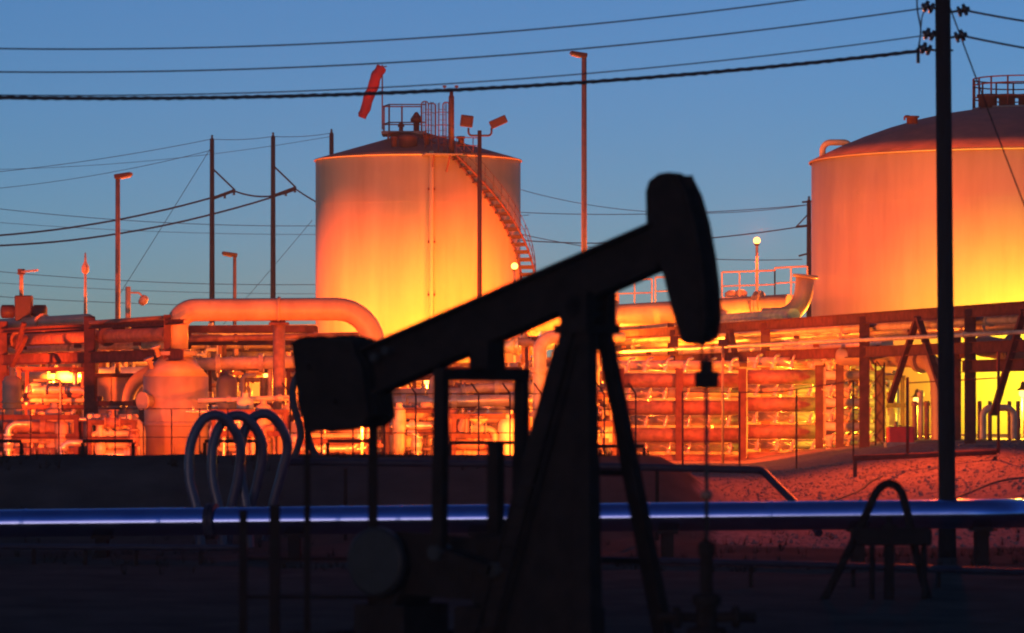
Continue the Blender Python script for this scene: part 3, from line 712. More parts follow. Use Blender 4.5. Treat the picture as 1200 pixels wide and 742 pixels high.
# ------------------------------------------------------------------ left plant
VL = -1500
def lk(px, py, D=160, px0=0): return along(px0, py, D, px, VL)[1]
lr = thing('pipe_rack', 'dark steel pipe rack at the left edge of the plant', 'pipe rack', lk(105, 520))
for px, wd in ((3, .42), (105, .42), (196, .25)):
    for dD in (0, 7):
        a = lk(px, 377 if px < 150 else 380, 160+dD); g = gz(a.x, a.y, False); MB().ibeam((a.x, a.y, g-.1), a, wd, wd*.9, .04, (0, 1, 0)).build('column', 'rack_steel', lr)
for y0, hh, dD in ((422, .46, 0), (422, .4, 7), (391, .22, 7), (388, .2, 0)):
    MB().ibeam(lk(-60, y0, 160+dD), lk(215, y0, 160+dD), .24, hh, .035).build('beam', 'rack_steel', lr)
MB().bar(lk(20, 410, 159.6), lk(28, 380, 159.6), .2, .14).build('brace', 'rack_steel', lr)
MB().bar(lk(5, 450, 159.6), lk(30, 396, 159.6), .2, .14).build('brace', 'rack_steel', lr)
for px in (3, 105, 196):
    for y0 in (399, 428): MB().ibeam(lk(px, y0), lk(px-4, y0, 167), .2, .26, .03).build('crossbeam', 'rack_steel', lr)
a = lk(-60, 381, 162); b = lk(108, 381, 162)
tpipe = pipe('topmost left pipe ending in a downward elbow', [a, b, b - Vector((0, 0, 2.2))], .27, 'vessel_paint', rad=.6, flanges=(.3, .62), group='pipes on the left rack')
# actuator riding on the top pipe
ac = thing('valve_actuator', 'red twin-lobed valve actuator on top of the leftmost pipe', 'actuator', lk(28, 374, 162))
MB().box(lk(28, 363, 162), (.75, .6, 1.1)).build('gear_case', 'lamp_body', ac, bevel=.06)
c = lk(28, 367, 162); MB().lathe([(.2, -1.0), (.3, -.95), (.3, -.45), (.18, -.4), (.18, .4), (.3, .45), (.3, .95), (.2, 1.0)], c, (1, 0, 0), n=14).build('cylinder', 'lamp_body', ac)
MB().tube([lk(25, 352, 162), lk(25, 321, 162)], .09, 8).build('stem', 'rail_paint', ac)
MB().bar(lk(22, 321, 162), lk(44, 321, 162), .08, .08).build('vane', 'rail_paint', ac)
MB().box(lk(25, 321, 162), (.3, .2, .25)).build('sensor', 'lamp_body', ac)
sp = thing('vent_stack', 'thin spired vent stack above the left pipe rack', 'vent stack', lk(100, 378, 165))
MB().tube([lk(100, 378, 165), lk(100, 318, 165)], .07, 8, r2=.05).build('mast', 'rail_paint', sp); MB().lathe([(.06, 0), (.16, .1), (.16, .3), (.06, .5), (.03, .9)], lk(100, 330, 165), n=10).build('cap', 'rail_paint', sp)
pipe('thick red pipe across the left rack below the elbowed pipe', [lk(-60, 400, 163), lk(198, 400, 163)], .28, 'pipe_rust', flanges=(.35, .75), group='pipes on the left rack', saddles=4)
pipe('lower pipe behind the beam of the left rack', [lk(-60, 411, 165.5), lk(198, 411, 165.5)], .16, 'pipe_light', flanges=(.25, .6, .9), group='pipes on the left rack', saddles=4)
pipe('bright pipe running deep behind the left rack', [P(22, 441, 172), P(235, 437, 168)], .34, 'pipe_clad', flanges=(.2, .55, .85), group='pipes on the left rack', saddles=3)
pipe('slim pipe rising to the right above the left rack', [lk(104, 384, 158), P(196, 372, 148)], .09, 'pipe_rust', group='pipes on the left rack')
dr = thing('horizontal_vessel', 'dull red horizontal drum low behind the left railing', 'vessel', P(118, 530, 146))
MB().lathe([(.05, -.25), (.3, -.2), (.48, 0), (.48, 3.3), (.3, 3.5), (.05, 3.55)], P(70, 508, 146), (1, -.05, 0), n=24).build('drum_shell', 'pipe_rust', dr)
for x in (85, 145): MB().box(P(x, 527, 146), (.35, .8, .8)).build('saddle', 'concrete', dr)
be = pipe('broad pipe bend left of the cone-topped vessel', [P(147, 512, 153), P(150, 452, 153), P(185, 430, 153), P(190, 432, 155)], .3, 'vessel_paint', rad=1.4, flanges=(.15,), n=16)
# cone-topped vessel with the big arch pipe
ve = thing('cone_top_vessel', 'pale upright vessel with cone shoulder under the arched pipe', 'vessel', P(206, 540, 142))
k = 142/F; z = lambda y: (P(206, y, 142).z - ve.location.z); zb = gz(ve.location.x, 142, False) - ve.location.z
MB().lathe([(1.27, zb), (1.27, z(441))], ve.location, n=48).build('body', 'vessel_paint', ve)
MB().lathe([(1.275, z(441.2)), (.62, z(418))], ve.location, n=48).build('cone_top', 'vessel_paint', ve)
MB().lathe([(.6, z(420)), (.6, z(417)), (.82, z(416.5)), (.82, z(412)), (.6, z(411.5)), (.6, z(409.6))], ve.location, n=32, smooth=False).build('flange', 'vessel_paint', ve)
MB().lathe([(1.275, z(500)), (1.31, z(499)), (1.31, z(495)), (1.275, z(494))], ve.location, n=48).build('band', 'vessel_paint', ve)
for x, y in ((186, 418), (178, 432)): MB().lathe([(.1, 0), (.1, .35), (.2, .36), (.2, .44)], P(x, y, 141.4), (-.3, -.2, 1), n=10).build('nozzle', 'vessel_paint', ve)
MB().lathe([(.25, 0), (.25, .3), (.36, .31), (.36, .42)], P(176, 470, 141), (-.7, -.7, 0), n=14).build('nozzle', 'vessel_paint', ve)
arch = pipe('thick arched pipe leaving the vessel and bending down at the tank', [P(207, 409, 142), P(207, 363.5, 142), P(438, 362, 142), P(438, 500, 142)], .445, 'vessel_paint', rad=1.45, n=24, name='arch_pipe')
for q in (.40, .44): 
    p = P(325, 363, 142); 
MB().lathe([(.45, -.06), (.5, -.05), (.5, .05), (.45, .06)], P(327, 362.7, 142), (1, 0, 0), n=24).build('clamp_band', 'vessel_paint', arch)
po = thing('pipe_support', 'round orange post holding up the arched pipe', 'pipe support', (P(327, 0, 142).x, 142, gz(P(327, 0, 142).x, 142, False)))
MB().tube([po.location, P(327, 380, 142)], .235, 16).build('post', 'pipe_rust', po)
MB().box(P(327, 379.5, 142), (.75, .75, .1)).build('cap_plate', 'rack_steel', po); MB().box(P(327, 376.6, 142), (.5, .3, .12)).build('shoe', 'rack_steel', po)
pipe('lit pipe running behind the arch support post', [P(232, 427, 146), P(352, 424, 146)], .26, 'pipe_light', flanges=(.2, .62))
pipe('slim pipe at waist height right of the cone-topped vessel', [P(232, 470, 139), P(352, 466, 139)], .11, 'pipe_light', flanges=(.3, .8))
pipe('dark pipe crossing just under the arched pipe', [P(205, 398, 146), P(440, 392, 148)], .12, 'pipe_rust', flanges=(.3, .7))
ro = thing('canopy', 'dark flat canopy roof under the arched pipe', 'canopy', P(300, 530, 152))
MB().box(P(292, 386, 152), (5.6, 2.5, .28)).build('roof', 'rack_steel', ro)
for x in (222, 362):
    for dd in (-1, 1): p = P(x, 389, 152+dd); MB().bar((p.x, p.y, 1.6), p, .16, .16, (0, 1, 0)).build('post', 'rack_steel', ro)
MB().bar(P(215, 402, 150.6), P(372, 402, 150.6), .12, .2).build('beam', 'rack_steel', ro)
v2 = thing('upright_vessel', 'small bright upright vessel right of the cone-topped vessel', 'vessel', P(266, 535, 150))
MB().lathe([(.46, -.3), (.46, 3.0), (.36, 3.25), (.15, 3.35), (.1, 3.36), (.1, 3.7)], v2.location, n=24).build('shell', 'vessel_paint', v2)
MB().lathe([(.47, 1.5), (.5, 1.5), (.5, 1.6), (.47, 1.6)], v2.location, n=24).build('band', 'vessel_paint', v2)
MB().tube(bend([P(278, 470, 149.6), P(284, 470, 149.6), P(284, 440, 149.6), P(300, 440, 149.6)], .2), .09, 8).build('side_pipe', 'pipe_light', v2)
v3 = thing('upright_vessel', 'slim pale upright vessel near the left picture edge', 'vessel', P(14, 530, 150))
MB().lathe([(.4, -.3), (.4, 2.9), (.3, 3.1), (.1, 3.18), (.1, 3.5)], v3.location, n=22).build('shell', 'vessel_paint', v3)
MB().lathe([(.41, 2.0), (.44, 2.0), (.44, 2.1), (.41, 2.1)], v3.location, n=22).build('band', 'vessel_paint', v3)
def shed(label, pxa, pxb, ytop, D, dep=4.):
    a = P(pxa, ytop, D); b = P(pxb, ytop, D); g = gz(a.x, D, False); t = thing('equipment_shed', label, 'shed', ((a.x+b.x)/2, D, g)); n = int((b.x-a.x)/.55)
    wl = MB().box(((a.x+b.x)/2, D+dep/2+.06, (g+a.z)/2), (b.x-a.x, dep, a.z-g)).build('wall', 'shed_panel', t)
    for i in range(n):
        x = a.x + (b.x-a.x)*(i+.5)/n; MB().box((x, D+.03, (g+a.z)/2), ((b.x-a.x)/n-.05, .05, a.z-g-.06)).build('panel', 'shed_panel', wl)
    MB().box(((a.x+b.x)/2, D+dep/2, a.z+.09), (b.x-a.x+.5, dep+.5, .16)).build('roof', 'rack_steel', t)
    return t
shed('pale panelled shed behind the left drum', 112, 168, 442, 158)
shed('long panelled shed low behind the middle of the plant', 452, 640, 505, 176)
shed('panelled shed seen between the vessel and the counterweight', 280, 352, 440, 166)
skid('tangle of lit pipes and valves behind the left railing', 18, 106, 152, 430, 535, 11, dens=1.25)
skid('pipe skid low in front of the cone-topped vessel', 108, 168, 148, 470, 535, 12)
skid('pipe skid between the cone-topped vessel and the arch post', 236, 330, 150, 425, 535, 13, dens=1.2)
skid('pipe skid below the arched pipe bend', 334, 452, 150, 430, 535, 14)
skid('brightly lit pipe skid right of the counterweight', 448, 520, 155, 440, 540, 15, dens=1.3)
skid('lit pipe skid framed by the pitman arms', 522, 612, 158, 430, 540, 16, dens=1.3)
skid('pipe skid behind the samson post legs', 614, 722, 160, 395, 540, 17, dens=1.2)
shed('pale panelled shed close behind the valve manifold', 718, 966, 430, 153.5)
skid('pipe skid under the right rack beside the pale flanged pipes', 985, 1062, 150, 440, 525, 20, dens=1.0)
# middle details
pipe('yellow-lit pipe level across the middle behind the pitman arms', [P(444, 471, 150), P(640, 469, 150)], .24, 'pipe_clad', flanges=(.15, .45, .8))
pipe('lumpy upper pipe just above the yellow-lit level pipe', [P(448, 461, 153), P(540, 460, 153), P(560, 455, 153), P(640, 454, 153)], .2, 'pipe_light', flanges=(.1, .25, .5, .7, .9))
pv = thing('pump', 'big orange pump casing seen between the pitman arms', 'pump', P(575, 540, 152))
MB().lathe([(.1, -.55), (.5, -.5), (.85, -.2), (.85, .25), (.55, .5), (.2, .55), (.2, .8)], P(575, 495, 152), (.5, -.8, .1), n=24).build('casing', 'vessel_paint', pv)
MB().tube(bend([P(558, 490, 151.4), P(566, 500, 151), P(582, 486, 151)], .3), .14, 10).build('outlet', 'pipe_light', pv)
MB().box(P(575, 532, 152), (1.5, 1.0, .9)).build('plinth', 'concrete', pv)
for px, D, y, lab in ((632, 146, 395, 'orange upright pipe left of the samson post'), (697, 150, 395, 'yellow upright pipe between the samson post legs'), (507, 150, 440, 'upright pipe right of the counterweight')):
    p = P(px, y, D); o = pipe(lab, [(p.x, p.y, gz(p.x, p.y, False)), (p.x, p.y, p.z), (p.x+1.2, p.y+.6, p.z)], .2 if px != 632 else .27, 'pipe_light', flanges=(.3, .6))
cb = thing('control_cabinet', 'bright control cabinet right of the counterweight', 'cabinet', P(472, 540, 147)); 
MB().box(P(472, 510, 147), (1.0, .6, 2.0)).build('case', 'cabinet_paint', cb, bevel=.03); MB().box(P(472, 508, 146.68), (.8, .03, 1.5)).build('door', 'cabinet_paint', cb)
MB().bar(P(625, 372, 150), P(642, 405, 149), .12, .1).build('brace', 'rail_paint', po) if False else None
# under the right rack
ub = pipe('large orange pipe bending down under the right rack', [P(985, 418, 140), P(1060, 420, 138), P(1100, 424, 136), P(1103, 530, 136)], .34, 'vessel_paint', rad=1.0, flanges=(.2, .5), n=18)
pipe('large pipe bend under the rack at the right picture edge', [P(1150, 405, 128), P(1178, 410, 127), P(1215, 412, 126)], .38, 'vessel_paint', rad=1.5, flanges=(.6,), n=18)
rm = thing('engine_unit', 'small saturated red engine box under the right rack', 'engine', P(1055, 524, 133))
MB().box(P(1055, 512, 133), (.95, .9, .75)).build('housing', 'red_paint', rm, bevel=.05); MB().tube([P(1050, 502, 133), P(1050, 494, 133)], .06, 8).build('exhaust', 'pipe_rust', rm); MB().box(P(1055, 523, 133), (1.1, 1.0, .3)).build('plinth', 'concrete', rm)
for i, px in enumerate((1072, 1079, 1086, 1094)):
    p = P(px, 470, 137); pipe(('first', 'second', 'third', 'fourth')[i] + ' of four close upright pipes left of the near utility pole', [(p.x, p.y, gz(p.x, p.y, False)), (p.x, p.y, p.z + (.4 if i % 2 else 0))], .095, 'pipe_light' if i % 2 else 'pipe_rust', flanges=(.92,), group='close upright pipes')
for i, px in enumerate((1148, 1160, 1183, 1193)):
    p = P(px, 470, 132); pipe(('first', 'second', 'third', 'fourth')[i] + ' of four upright pipes right of the near utility pole', [(p.x, p.y, gz(p.x, p.y, False)), (p.x, p.y, p.z)], .075, 'pipe_rust', group='upright pipes by the right edge')
pipe('low goalpost pipe near the right picture edge', [P(1152, 515, 131), P(1152, 478, 131), P(1188, 478, 131), P(1188, 515, 131)], .12, 'pipe_light', rad=.3)
lc = thing('lattice_column', 'slim lattice column under the right rack', 'column', P(1031, 525, 138))
for sx in (-.16, .16):
    MB().bar(P(1031, 525, 138)+Vector((sx, 0, -.1)), P(1031, 425, 138)+Vector((sx, 0, 0)), .07, .07, (0, 1, 0)).build('chord', 'rack_steel', lc)
for i in range(9):
    za = P(1031, 522-i*11, 138); MB().bar(za+Vector((-.14 if i % 2 else .14, 0, 0)), za+Vector((.14 if i % 2 else -.14, 0, .36)), .04, .04, (0, 1, 0)).build('lacing', 'rack_steel', lc)

# ------------------------------------------------------------------ fences and rails along the plant edge
def fence(label, pxa, pxb, D, n, hgt, rails, pm='rack_steel', r=.035, arm=False, base=None):
    t = thing('fence', label, 'fence', P((pxa+pxb)/2, 535, D))
    for i in range(n):
        p = P(pxa + (pxb-pxa)*i/(n-1), 0, D); g = gz(p.x, D, False); pts = [(p.x, D, g-.1), (p.x, D, g+hgt)]
        if arm: pts.append((p.x-.25, D-.2, g+hgt+.35))
        MB().tube(pts, r, 6).build('post', pm, t)
    for q in rails:
        mb = MB(); mb.tube([Vector((P(pxa+(pxb-pxa)*i/12, 0, D).x, D, gz(P(pxa+(pxb-pxa)*i/12, 0, D).x, D, False)+hgt*q)) for i in range(13)], r*.6, 5); mb.build('rail', pm, t)
    return t
fence('thin railing along the plant edge at the left', -30, 300, 121, 11, 2.1, (.55, 1.0), r=.022)
fence('thin wire fence with slanted post tops behind the pumpjack', 340, 745, 121, 12, 2.6, (.2, .5, .8, 1.0), r=.028, arm=True)
fence('thin wire fence in front of the valve manifold', 800, 1000, 124, 4, 2.7, (1.0,), r=.03)
gt = thing('goalpost_barrier', 'tall thin pipe frame with a low rail on the gravel bank', 'barrier', P(1110, 535, 117))
mb = MB()
for x, y0, y1 in ((1063.5, 442, 537), (1170, 412, 531)): MB().tube([P(x, y1, 117), P(x, y0, 117)], .05, 8).build('post', 'rack_steel', gt)
MB().tube([P(1000, 537, 117), P(1168, 530, 117)], .09, 8).build('low_rail', 'rack_steel', gt); MB().tube([P(1063, 449, 117), P(1170, 443, 117)], .022, 6).build('rail', 'rack_steel', gt)
for x in (1002, 1110, 1166): p = P(x, 535, 117); MB().bar((p.x, 117, gz(p.x, 117, False)-.1), (p.x, 117, p.z), .12, .12, (0, 1, 0)).build('foot', 'rack_steel', gt)
def ubar(label, xa, xb, yt, D=109.3):
    a = P(xa, yt, D); b = P(xb, yt, D); t = thing('guard_hoop', label, 'guard frame', ((a.x+b.x)/2, D, gz(a.x, D, False)), 'guard frames on the earth bank')
    MB().bar(a, b, .1, .1).build('top_bar', 'iron_black', t)
    for p in (a, b): MB().bar((p.x, D, gz(p.x, D, False)-.15), (p.x, D, p.z-.05), .1, .1, (0, 1, 0)).build('leg', 'iron_black', t)
ubar('low dark guard frame at the left picture edge', -20, 25, 517); ubar('low dark guard frame below the left drum', 97, 156, 517)
ubar('low dark guard frame behind the looped pipes', 240, 302, 517); ubar('low dark guard frame under the counterweight', 384, 440, 517)
ubar('low dark guard frame behind the pitman arms', 527, 612, 519); ubar('low dark guard frame behind the samson post legs', 682, 755, 523)

# ------------------------------------------------------------------ foreground pipeline
pa_, pb_ = P(0, 613.5, 96), P(1168, 602, 91)
def on_line(px):
    q = (px-600)/F; a = pa_; d = pb_-pa_; t_ = (q*a.y - a.x)/(d.x - q*d.y); return a + d*t_
pl = [on_line(-260), on_line(1168), P(1340, 601, 96.5)]
main = thing('pipeline', 'long thick glossy pipeline crossing the whole foreground', 'pipeline', P(600, 640, 93.6))
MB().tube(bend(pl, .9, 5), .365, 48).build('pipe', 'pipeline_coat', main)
for px in (-120, 120, 345, 560, 782, 1005, 1150):
    p = on_line(px)
    g = gz(p.x, p.y, False); s_ = MB().box((p.x, p.y, (g+p.z-.4)/2 - .05), (.3, .7, p.z-.4-g+.1)).build('support_post', 'iron_black', main)
    MB().box((p.x, p.y, p.z-.37), (.5, 1.0, .1)).build('saddle', 'iron_black', s_)
for px in (30, 190, 400, 470, 760, 905, 1060):
    p = on_line(px); ax = (pb_-pa_).normalized(); MB().lathe([(.366, -.05), (.378, -.03), (.378, .03), (.366, .05)], p, ax, n=40).build('weld_band', 'pipeline_coat', main)
p = on_line(248); ax = (pb_-pa_).normalized(); MB().lathe([(.366, -.13), (.47, -.125), (.47, -.012), (.44, -.01), (.44, .01), (.47, .012), (.47, .125), (.366, .13)], p, ax, n=40, smooth=False).build('flange', 'flowline', main)
# small low flow lines
fl = tag(MB().tube(bend([P(640, 655, 81), P(800, 658, 80.5), P(960, 662, 80), P(1240, 672, 79)], .6), .075, 12).build('flow_line', 'flowline'), 'slim low flow line in front of the pipeline, right half', 'pipe')
for x, y in ((690, 656), (880, 660), (1000, 663.5), (1100, 667)): p = P(x, y, 80.2); MB().bar((p.x, p.y, -.1), (p.x, p.y, p.z-.05), .09, .09, (0, 1, 0)).build('stand', 'iron_black', fl)
f2 = tag(MB().tube([P(-60, 640, 92), P(60, 641, 91), P(290, 642, 90)], .075, 12).build('flow_line', 'flowline'), 'slim low flow line under the pipeline, left half', 'pipe')
for x in (40, 100, 160, 235): p = P(x, 641, 91); MB().bar((p.x, p.y, -.1), (p.x, p.y, p.z-.05), .09, .09, (0, 1, 0)).build('stand', 'iron_black', f2)
f3 = tag(MB().tube(bend([P(330, 541, 102.5), P(600, 544, 101.5), P(893, 551, 100), P(932, 590, 98), P(960, 625, 96.5)], .3, 5), .105, 14).build('flow_line', 'flowline'), 'dark pipe at bank height that bends down behind the pipeline', 'pipe')
for x in (405, 520, 660, 770): p = P(x, 546, 101); MB().bar((p.x, p.y, gz(p.x, p.y, False)-.2), (p.x, p.y, p.z-.08), .1, .1, (0, 1, 0)).build('stand', 'iron_black', f3)
# looped flow lines
def hoop(label, pts, D, r, dd=1.2, m='loop_paint'):
    n = len(pts); q = [P(x, y, D + dd*(i/(n-1)-.5)) for i, (x, y) in enumerate(pts)]
    return tag(MB().tube(spline(q, 8), r, 16).build('looped_pipe', m), label, 'pipe', 'pipe loops by the pipeline')
hoop('leftmost of the three tall pipe loops behind the pipeline', [(236, 650), (231, 600), (222, 560), (224, 520), (238, 492), (256, 487), (272, 500), (282, 525), (279, 560), (270, 600), (266, 650)], 99.4, .135)
hoop('middle of the three tall pipe loops behind the pipeline', [(262, 650), (257, 600), (249, 560), (250, 520), (262, 494), (281, 487), (298, 500), (308, 525), (303, 560), (293, 600), (288, 650)], 99.9, .135)
hoop('rightmost of the three tall pipe loops behind the pipeline', [(293, 650), (289, 600), (283, 560), (283, 520), (293, 493), (311, 485), (327, 497), (337, 522), (330, 555), (319, 595), (310, 650)], 100.4, .135)
hoop('dark hose loop standing beside the counterweight', [(340, 548), (349, 525), (352, 505), (345, 478), (343, 455), (352, 436), (362, 440), (364, 462), (360, 485), (361, 510), (368, 530), (382, 545)], 107.5, .10, .8, 'wire_black')

# dark A-frame stand at lower right
af = thing('a_frame_stand', 'dark bent-pipe A-frame stand with crossbar at lower right', 'stand', (P(1040, 0, 75).x, 75, 0))
MB().tube(spline([P(930, 780, 75.6), P(960, 715, 75.5), P(990, 655, 75.3), P(1015, 603, 75), P(1027, 577, 75), P(1040, 567, 75), P(1054, 573, 75), P(1063, 600, 75), P(1075, 655, 75.2), P(1092, 715, 75.5), P(1112, 780, 75.7)], 6), .085, 12).build('bent_leg', 'iron_black', af)
MB().box(P(1047, 629, 75), (1.55, .4, .36)).build('crossbar', 'iron_black', af, bevel=.05); MB().bar(P(1042, 780, 75), P(1042, 636, 75), .2, .2, (0, 1, 0)).build('centre_post', 'iron_black', af)
MB().lathe([(.16, 0), (.16, .12), (.06, .13), (.06, .3)], P(1042, 622, 75), n=12).build('cap', 'iron_black', af)
for x in (1022, 1083): MB().tube([P(x, 780, 75.1), P(x, 636, 75.1)], .06, 8).build('side_leg', 'iron_black', af)

# ------------------------------------------------------------------ pumpjack
D0 = 57.; PSI = R_(35); c_, s_ = math.cos(PSI), math.sin(PSI); Xc = (688-600)*D0/F
def L(x, y, z): return Vector((Xc + x*c_ + y*s_, D0 - x*s_ + y*c_, z))
def bpl(px, py, y=0.):
    q = (px-600)/F; x = (q*(D0 + y*c_) - Xc - y*s_)/(c_ + q*s_); D = D0 - x*s_ + y*c_
    return L(x, y, H-(py-HZ)*D/F)
LAT = Vector((s_, c_, 0)); LON = Vector((c_, -s_, 0))
pj = thing('pumpjack', 'black pumpjack silhouette with raised horse head and counterweight', 'pumpjack', L(0, 0, 0))
def slab(pts, th): 
    return MB().prism([bpl(x, y) - LAT*th/2 for x, y in pts], LAT*th)
# walking beam: web, flanges
top = [(430, 410), (772, 262)]; bot = [(430, 466), (778, 312)]
bm = slab([(430, 412), (772, 264), (778, 310), (430, 464)], .10).build('walking_beam', 'iron_black', pj)
for a, b in ((top[0], top[1]), (bot[0], bot[1])):
    MB().bar(bpl(*a), bpl(*b), .42, .06).build('beam_flange', 'iron_black', bm)
for q in (.12, .3, .48, .66, .84):
    a = bpl(430+342*q, 412-148*q); b = bpl(430+345*q, 463-153*q); MB().bar(a, b, .38, .03, LAT).build('stiffener', 'iron_black', bm)
for x, y in ((447, 419), (461, 411)): MB().lathe([(.07, -.24), (.07, .24)], bpl(x, y), LAT, n=10).build('bolt', 'rod_steel', bm)
# horse head
hh = [(764, 262), (763, 225), (767, 212), (778, 204), (791, 202), (802, 208), (812, 230), (821, 262), (828, 300), (833, 340), (834, 372), (830, 396), (825, 403), (811, 404), (804, 399), (793, 362), (784, 325), (778, 305)]
hd = slab(hh, .36).build('horse_head', 'iron_black', pj, bevel=.03)
for s in (-1, 1):
    arc = [bpl(x, y) + LAT*s*.2 for x, y in ((800, 206), (812, 230), (821, 262), (828, 300), (833, 340), (834, 372), (830, 398))]
    MB().tube(arc, .045, 8).build('cable_track', 'iron_black', hd)
MB().box(bpl(806, 213), (.16, .16, .18)).build('lifting_lug', 'iron_black', hd)
# bridle, carrier bar, polished rod, wellhead
cbp = bpl(828, 445); wx = cbp.x; wy = cbp.y
for s in (-1, 1): MB().tube([bpl(829, 398)+LAT*s*.15, Vector((wx, wy, cbp.z+.15))+LAT*s*.15], .02, 6).build('bridle_cable', 'iron_black', pj)
cr = MB().box(cbp, (.36, .34, .26)).build('carrier_bar', 'iron_black', pj, bevel=.03); MB().box(cbp+Vector((0, 0, .2)), (.2, .16, .2)).build('rod_clamp', 'iron_black', cr)
rod = MB().tube([(wx, wy, .9), cbp + Vector((0, 0, .38))], .032, 8).build('polished_rod', 'rod_steel', pj)
wh = thing('wellhead', 'dark wellhead below the horse head with stuffing box', 'wellhead', (wx, wy, 0))
MB().lathe([(.32, 0), (.32, .1), (.17, .12), (.17, .5), (.3, .52), (.3, .66), (.16, .68), (.16, 1.0), (.22, 1.02), (.22, 1.15), (.1, 1.2), (.1, 1.75), (.13, 1.77), (.13, 1.95), (.045, 2.0)], (wx, wy, 0), n=18, smooth=False).build('casing_head', 'iron_black', wh)
for sx in (-1, 1): MB().tube([(wx, wy, .82), (wx+sx*.75, wy+.1, .82)], .08, 10).lathe([(.17, -.04), (.17, .04)], (wx+sx*.45, wy+.06, .82), (1, 0.13, 0), n=12).build('flow_outlet', 'iron_black', wh)
MB().lathe([(.05, 0), (.09, .02), (.09, .12), (.05, .14)], (wx, wy, 2.62), n=10).build('rod_coupling', 'pipe_rust', wh)
# counterweight plates at the tail
cw = [(349, 400), (360, 394), (380, 398), (398, 393), (430, 398), (434, 415), (441, 428), (449, 488), (438, 499), (366, 506), (357, 470), (353, 432)]
for i in range(5):
    y = (i-2)*.155; d = random.uniform(-2.5, 2.5)
    MB().prism([bpl(x + (8 if x < 400 else -1), yy+d*.6) + LAT*(y-.07) for x, yy in cw], LAT*.14).build('counterweight_plate', 'iron_black', pj, bevel=.015)
for x, y in ((380, 430), (410, 470)): MB().lathe([(.05, -.5), (.05, .5)], bpl(x, y), LAT, n=8).build('tie_bolt', 'iron_black', pj)
# saddle bearing and samson post
MB().lathe([(.17, -.42), (.17, .42)], bpl(689, 360), LAT, n=16).build('saddle_bearing', 'iron_black', pj)
apex = bpl(688, 372)
for s in (-1, 1): MB().box(bpl(689, 362)+LAT*s*.3, (.5, .24, .5), Matrix.Rotation(-PSI, 3, 'Z')).build('bearing_block', 'iron_black', pj)
MB().box(bpl(688, 386), (.62, .95, .14), Matrix.Rotation(-PSI, 3, 'Z')).build('post_cap', 'iron_black', pj)
cap = bpl(688, 390)
for (fx, fy, w0, w1, ty) in ((.75, 1.1, .2, .24, .3), (.75, -1.1, .24, .34, -.2), (-1.3, -.9, .22, .34, -.3), (-1.05, .95, .22, .3, .25)):
    MB().bar(cap + LAT*ty + LON*(.12 if fx > 0 else -.12), L(fx, fy, .3), w0, w0, LAT, w1, w1).build('post_leg', 'iron_black', pj)
# ladder and plated panel between the rear and near legs
pa = [cap+LAT*-.32+LON*-.12, cap+LAT*-.3+LON*.12, L(.66, -1.08, .3), L(-1.25, -.92, .3)]
MB().prism(pa, LAT*.05).build('web_panel', 'iron_black', pj)
lad = MB()
for s in (-.2, .2): lad.tube([L(-1.2+s, -1.15, .3), L(-.15+s, -.35, 5.0)], .03, 6)
for i in range(15): q = i/15; lad.tube([L(-1.4+1.05*q, -1.15+.8*q, .3+4.7*q), L(-1.0+1.05*q, -1.15+.8*q, .3+4.7*q)], .02, 5)
lad.build('ladder', 'iron_black', pj)
for z in (1.6, 3.0): 
    q = (z-.3)/5.0; MB().bar(L(.75*(1-q), 1.1-.8*q, z), L(-1.05*(1-q), .95-.7*q, z), .1, .1).build('cross_brace', 'iron_black', pj)
# equalizer and pitman arms
ea, eb = -1.12, 1.12; xe = -2.02
def exz(px, py, y): return bpl(px, py, y)
e0 = bpl(566, 439); xe = (e0 - L(0, 0, e0.z)).dot(LON)
MB().bar(L(xe, -1.22, e0.z), L(xe, 1.18, e0.z), .2, .2).build('equalizer', 'iron_black', pj)
MB().box(bpl(571, 415), (.36, .5, .46), Matrix.Rotation(-PSI, 3, 'Z')).build('equalizer_bearing', 'iron_black', pj)
for y in (-1.12, 1.08):
    MB().bar(L(xe, y, e0.z+.05), L(xe-.05, y, 1.75), .2, .17, LAT).build('pitman_arm', 'iron_black', pj)
    cr_ = MB().bar(L(xe-.05, y*.9, 1.75), L(xe+.9, y*.9, 1.5), .16, .34, LAT).build('crank_arm', 'iron_black', pj)
    MB().lathe([(.12, -.2), (.12, .2)], L(xe-.05, y*.97, 1.75), LAT, n=12).build('wrist_pin', 'rod_steel', cr_)
MB().bar(L(xe+.25, .0, 1.6), L(xe+.25, 0, H-(518-HZ)*D0/F), .2, .2, LAT).build('brake_post', 'iron_black', pj)
# gear reducer, motor, belt guard, skid
gb = MB().box(L(xe+.9, 0, 1.45), (1.5, 1.15, 1.15), Matrix.Rotation(-PSI, 3, 'Z')).build('gear_reducer', 'iron_black', pj, bevel=.1)
MB().lathe([(.12, -1.05), (.12, 1.05)], L(xe+.9, 0, 1.5), LAT, n=14).build('crank_shaft', 'rod_steel', gb)
MB().box(L(xe+.9, 0, .6), (2.0, 1.3, .55), Matrix.Rotation(-PSI, 3, 'Z')).build('reducer_stand', 'iron_black', pj)
MB().lathe([(.5, -.09), (.56, -.05), (.56, .05), (.5, .09)], L(xe-1.55, -.75, 1.55), LAT, n=32).build('motor_sheave', 'rod_steel', pj)
bgp = [L(xe-1.55 + .5*math.cos(q), -.55, 1.55 + .5*math.sin(q)) for q in [math.pi/2 + math.pi*i/12 for i in range(13)]] + [L(xe+.9 + .5*math.cos(q), -.55, 1.45 + .5*math.sin(q)) for q in [-math.pi/2 + math.pi*i/12 for i in range(13)]]
MB().prism(bgp, LAT*.06).build('belt_guard', 'iron_black', pj)
MB().lathe([(.36, -.5), (.4, -.45), (.4, .45), (.3, .55), (.1, .6)], L(xe-1.55, -.1, 1.2), LAT, n=24).build('motor', 'iron_black', pj)
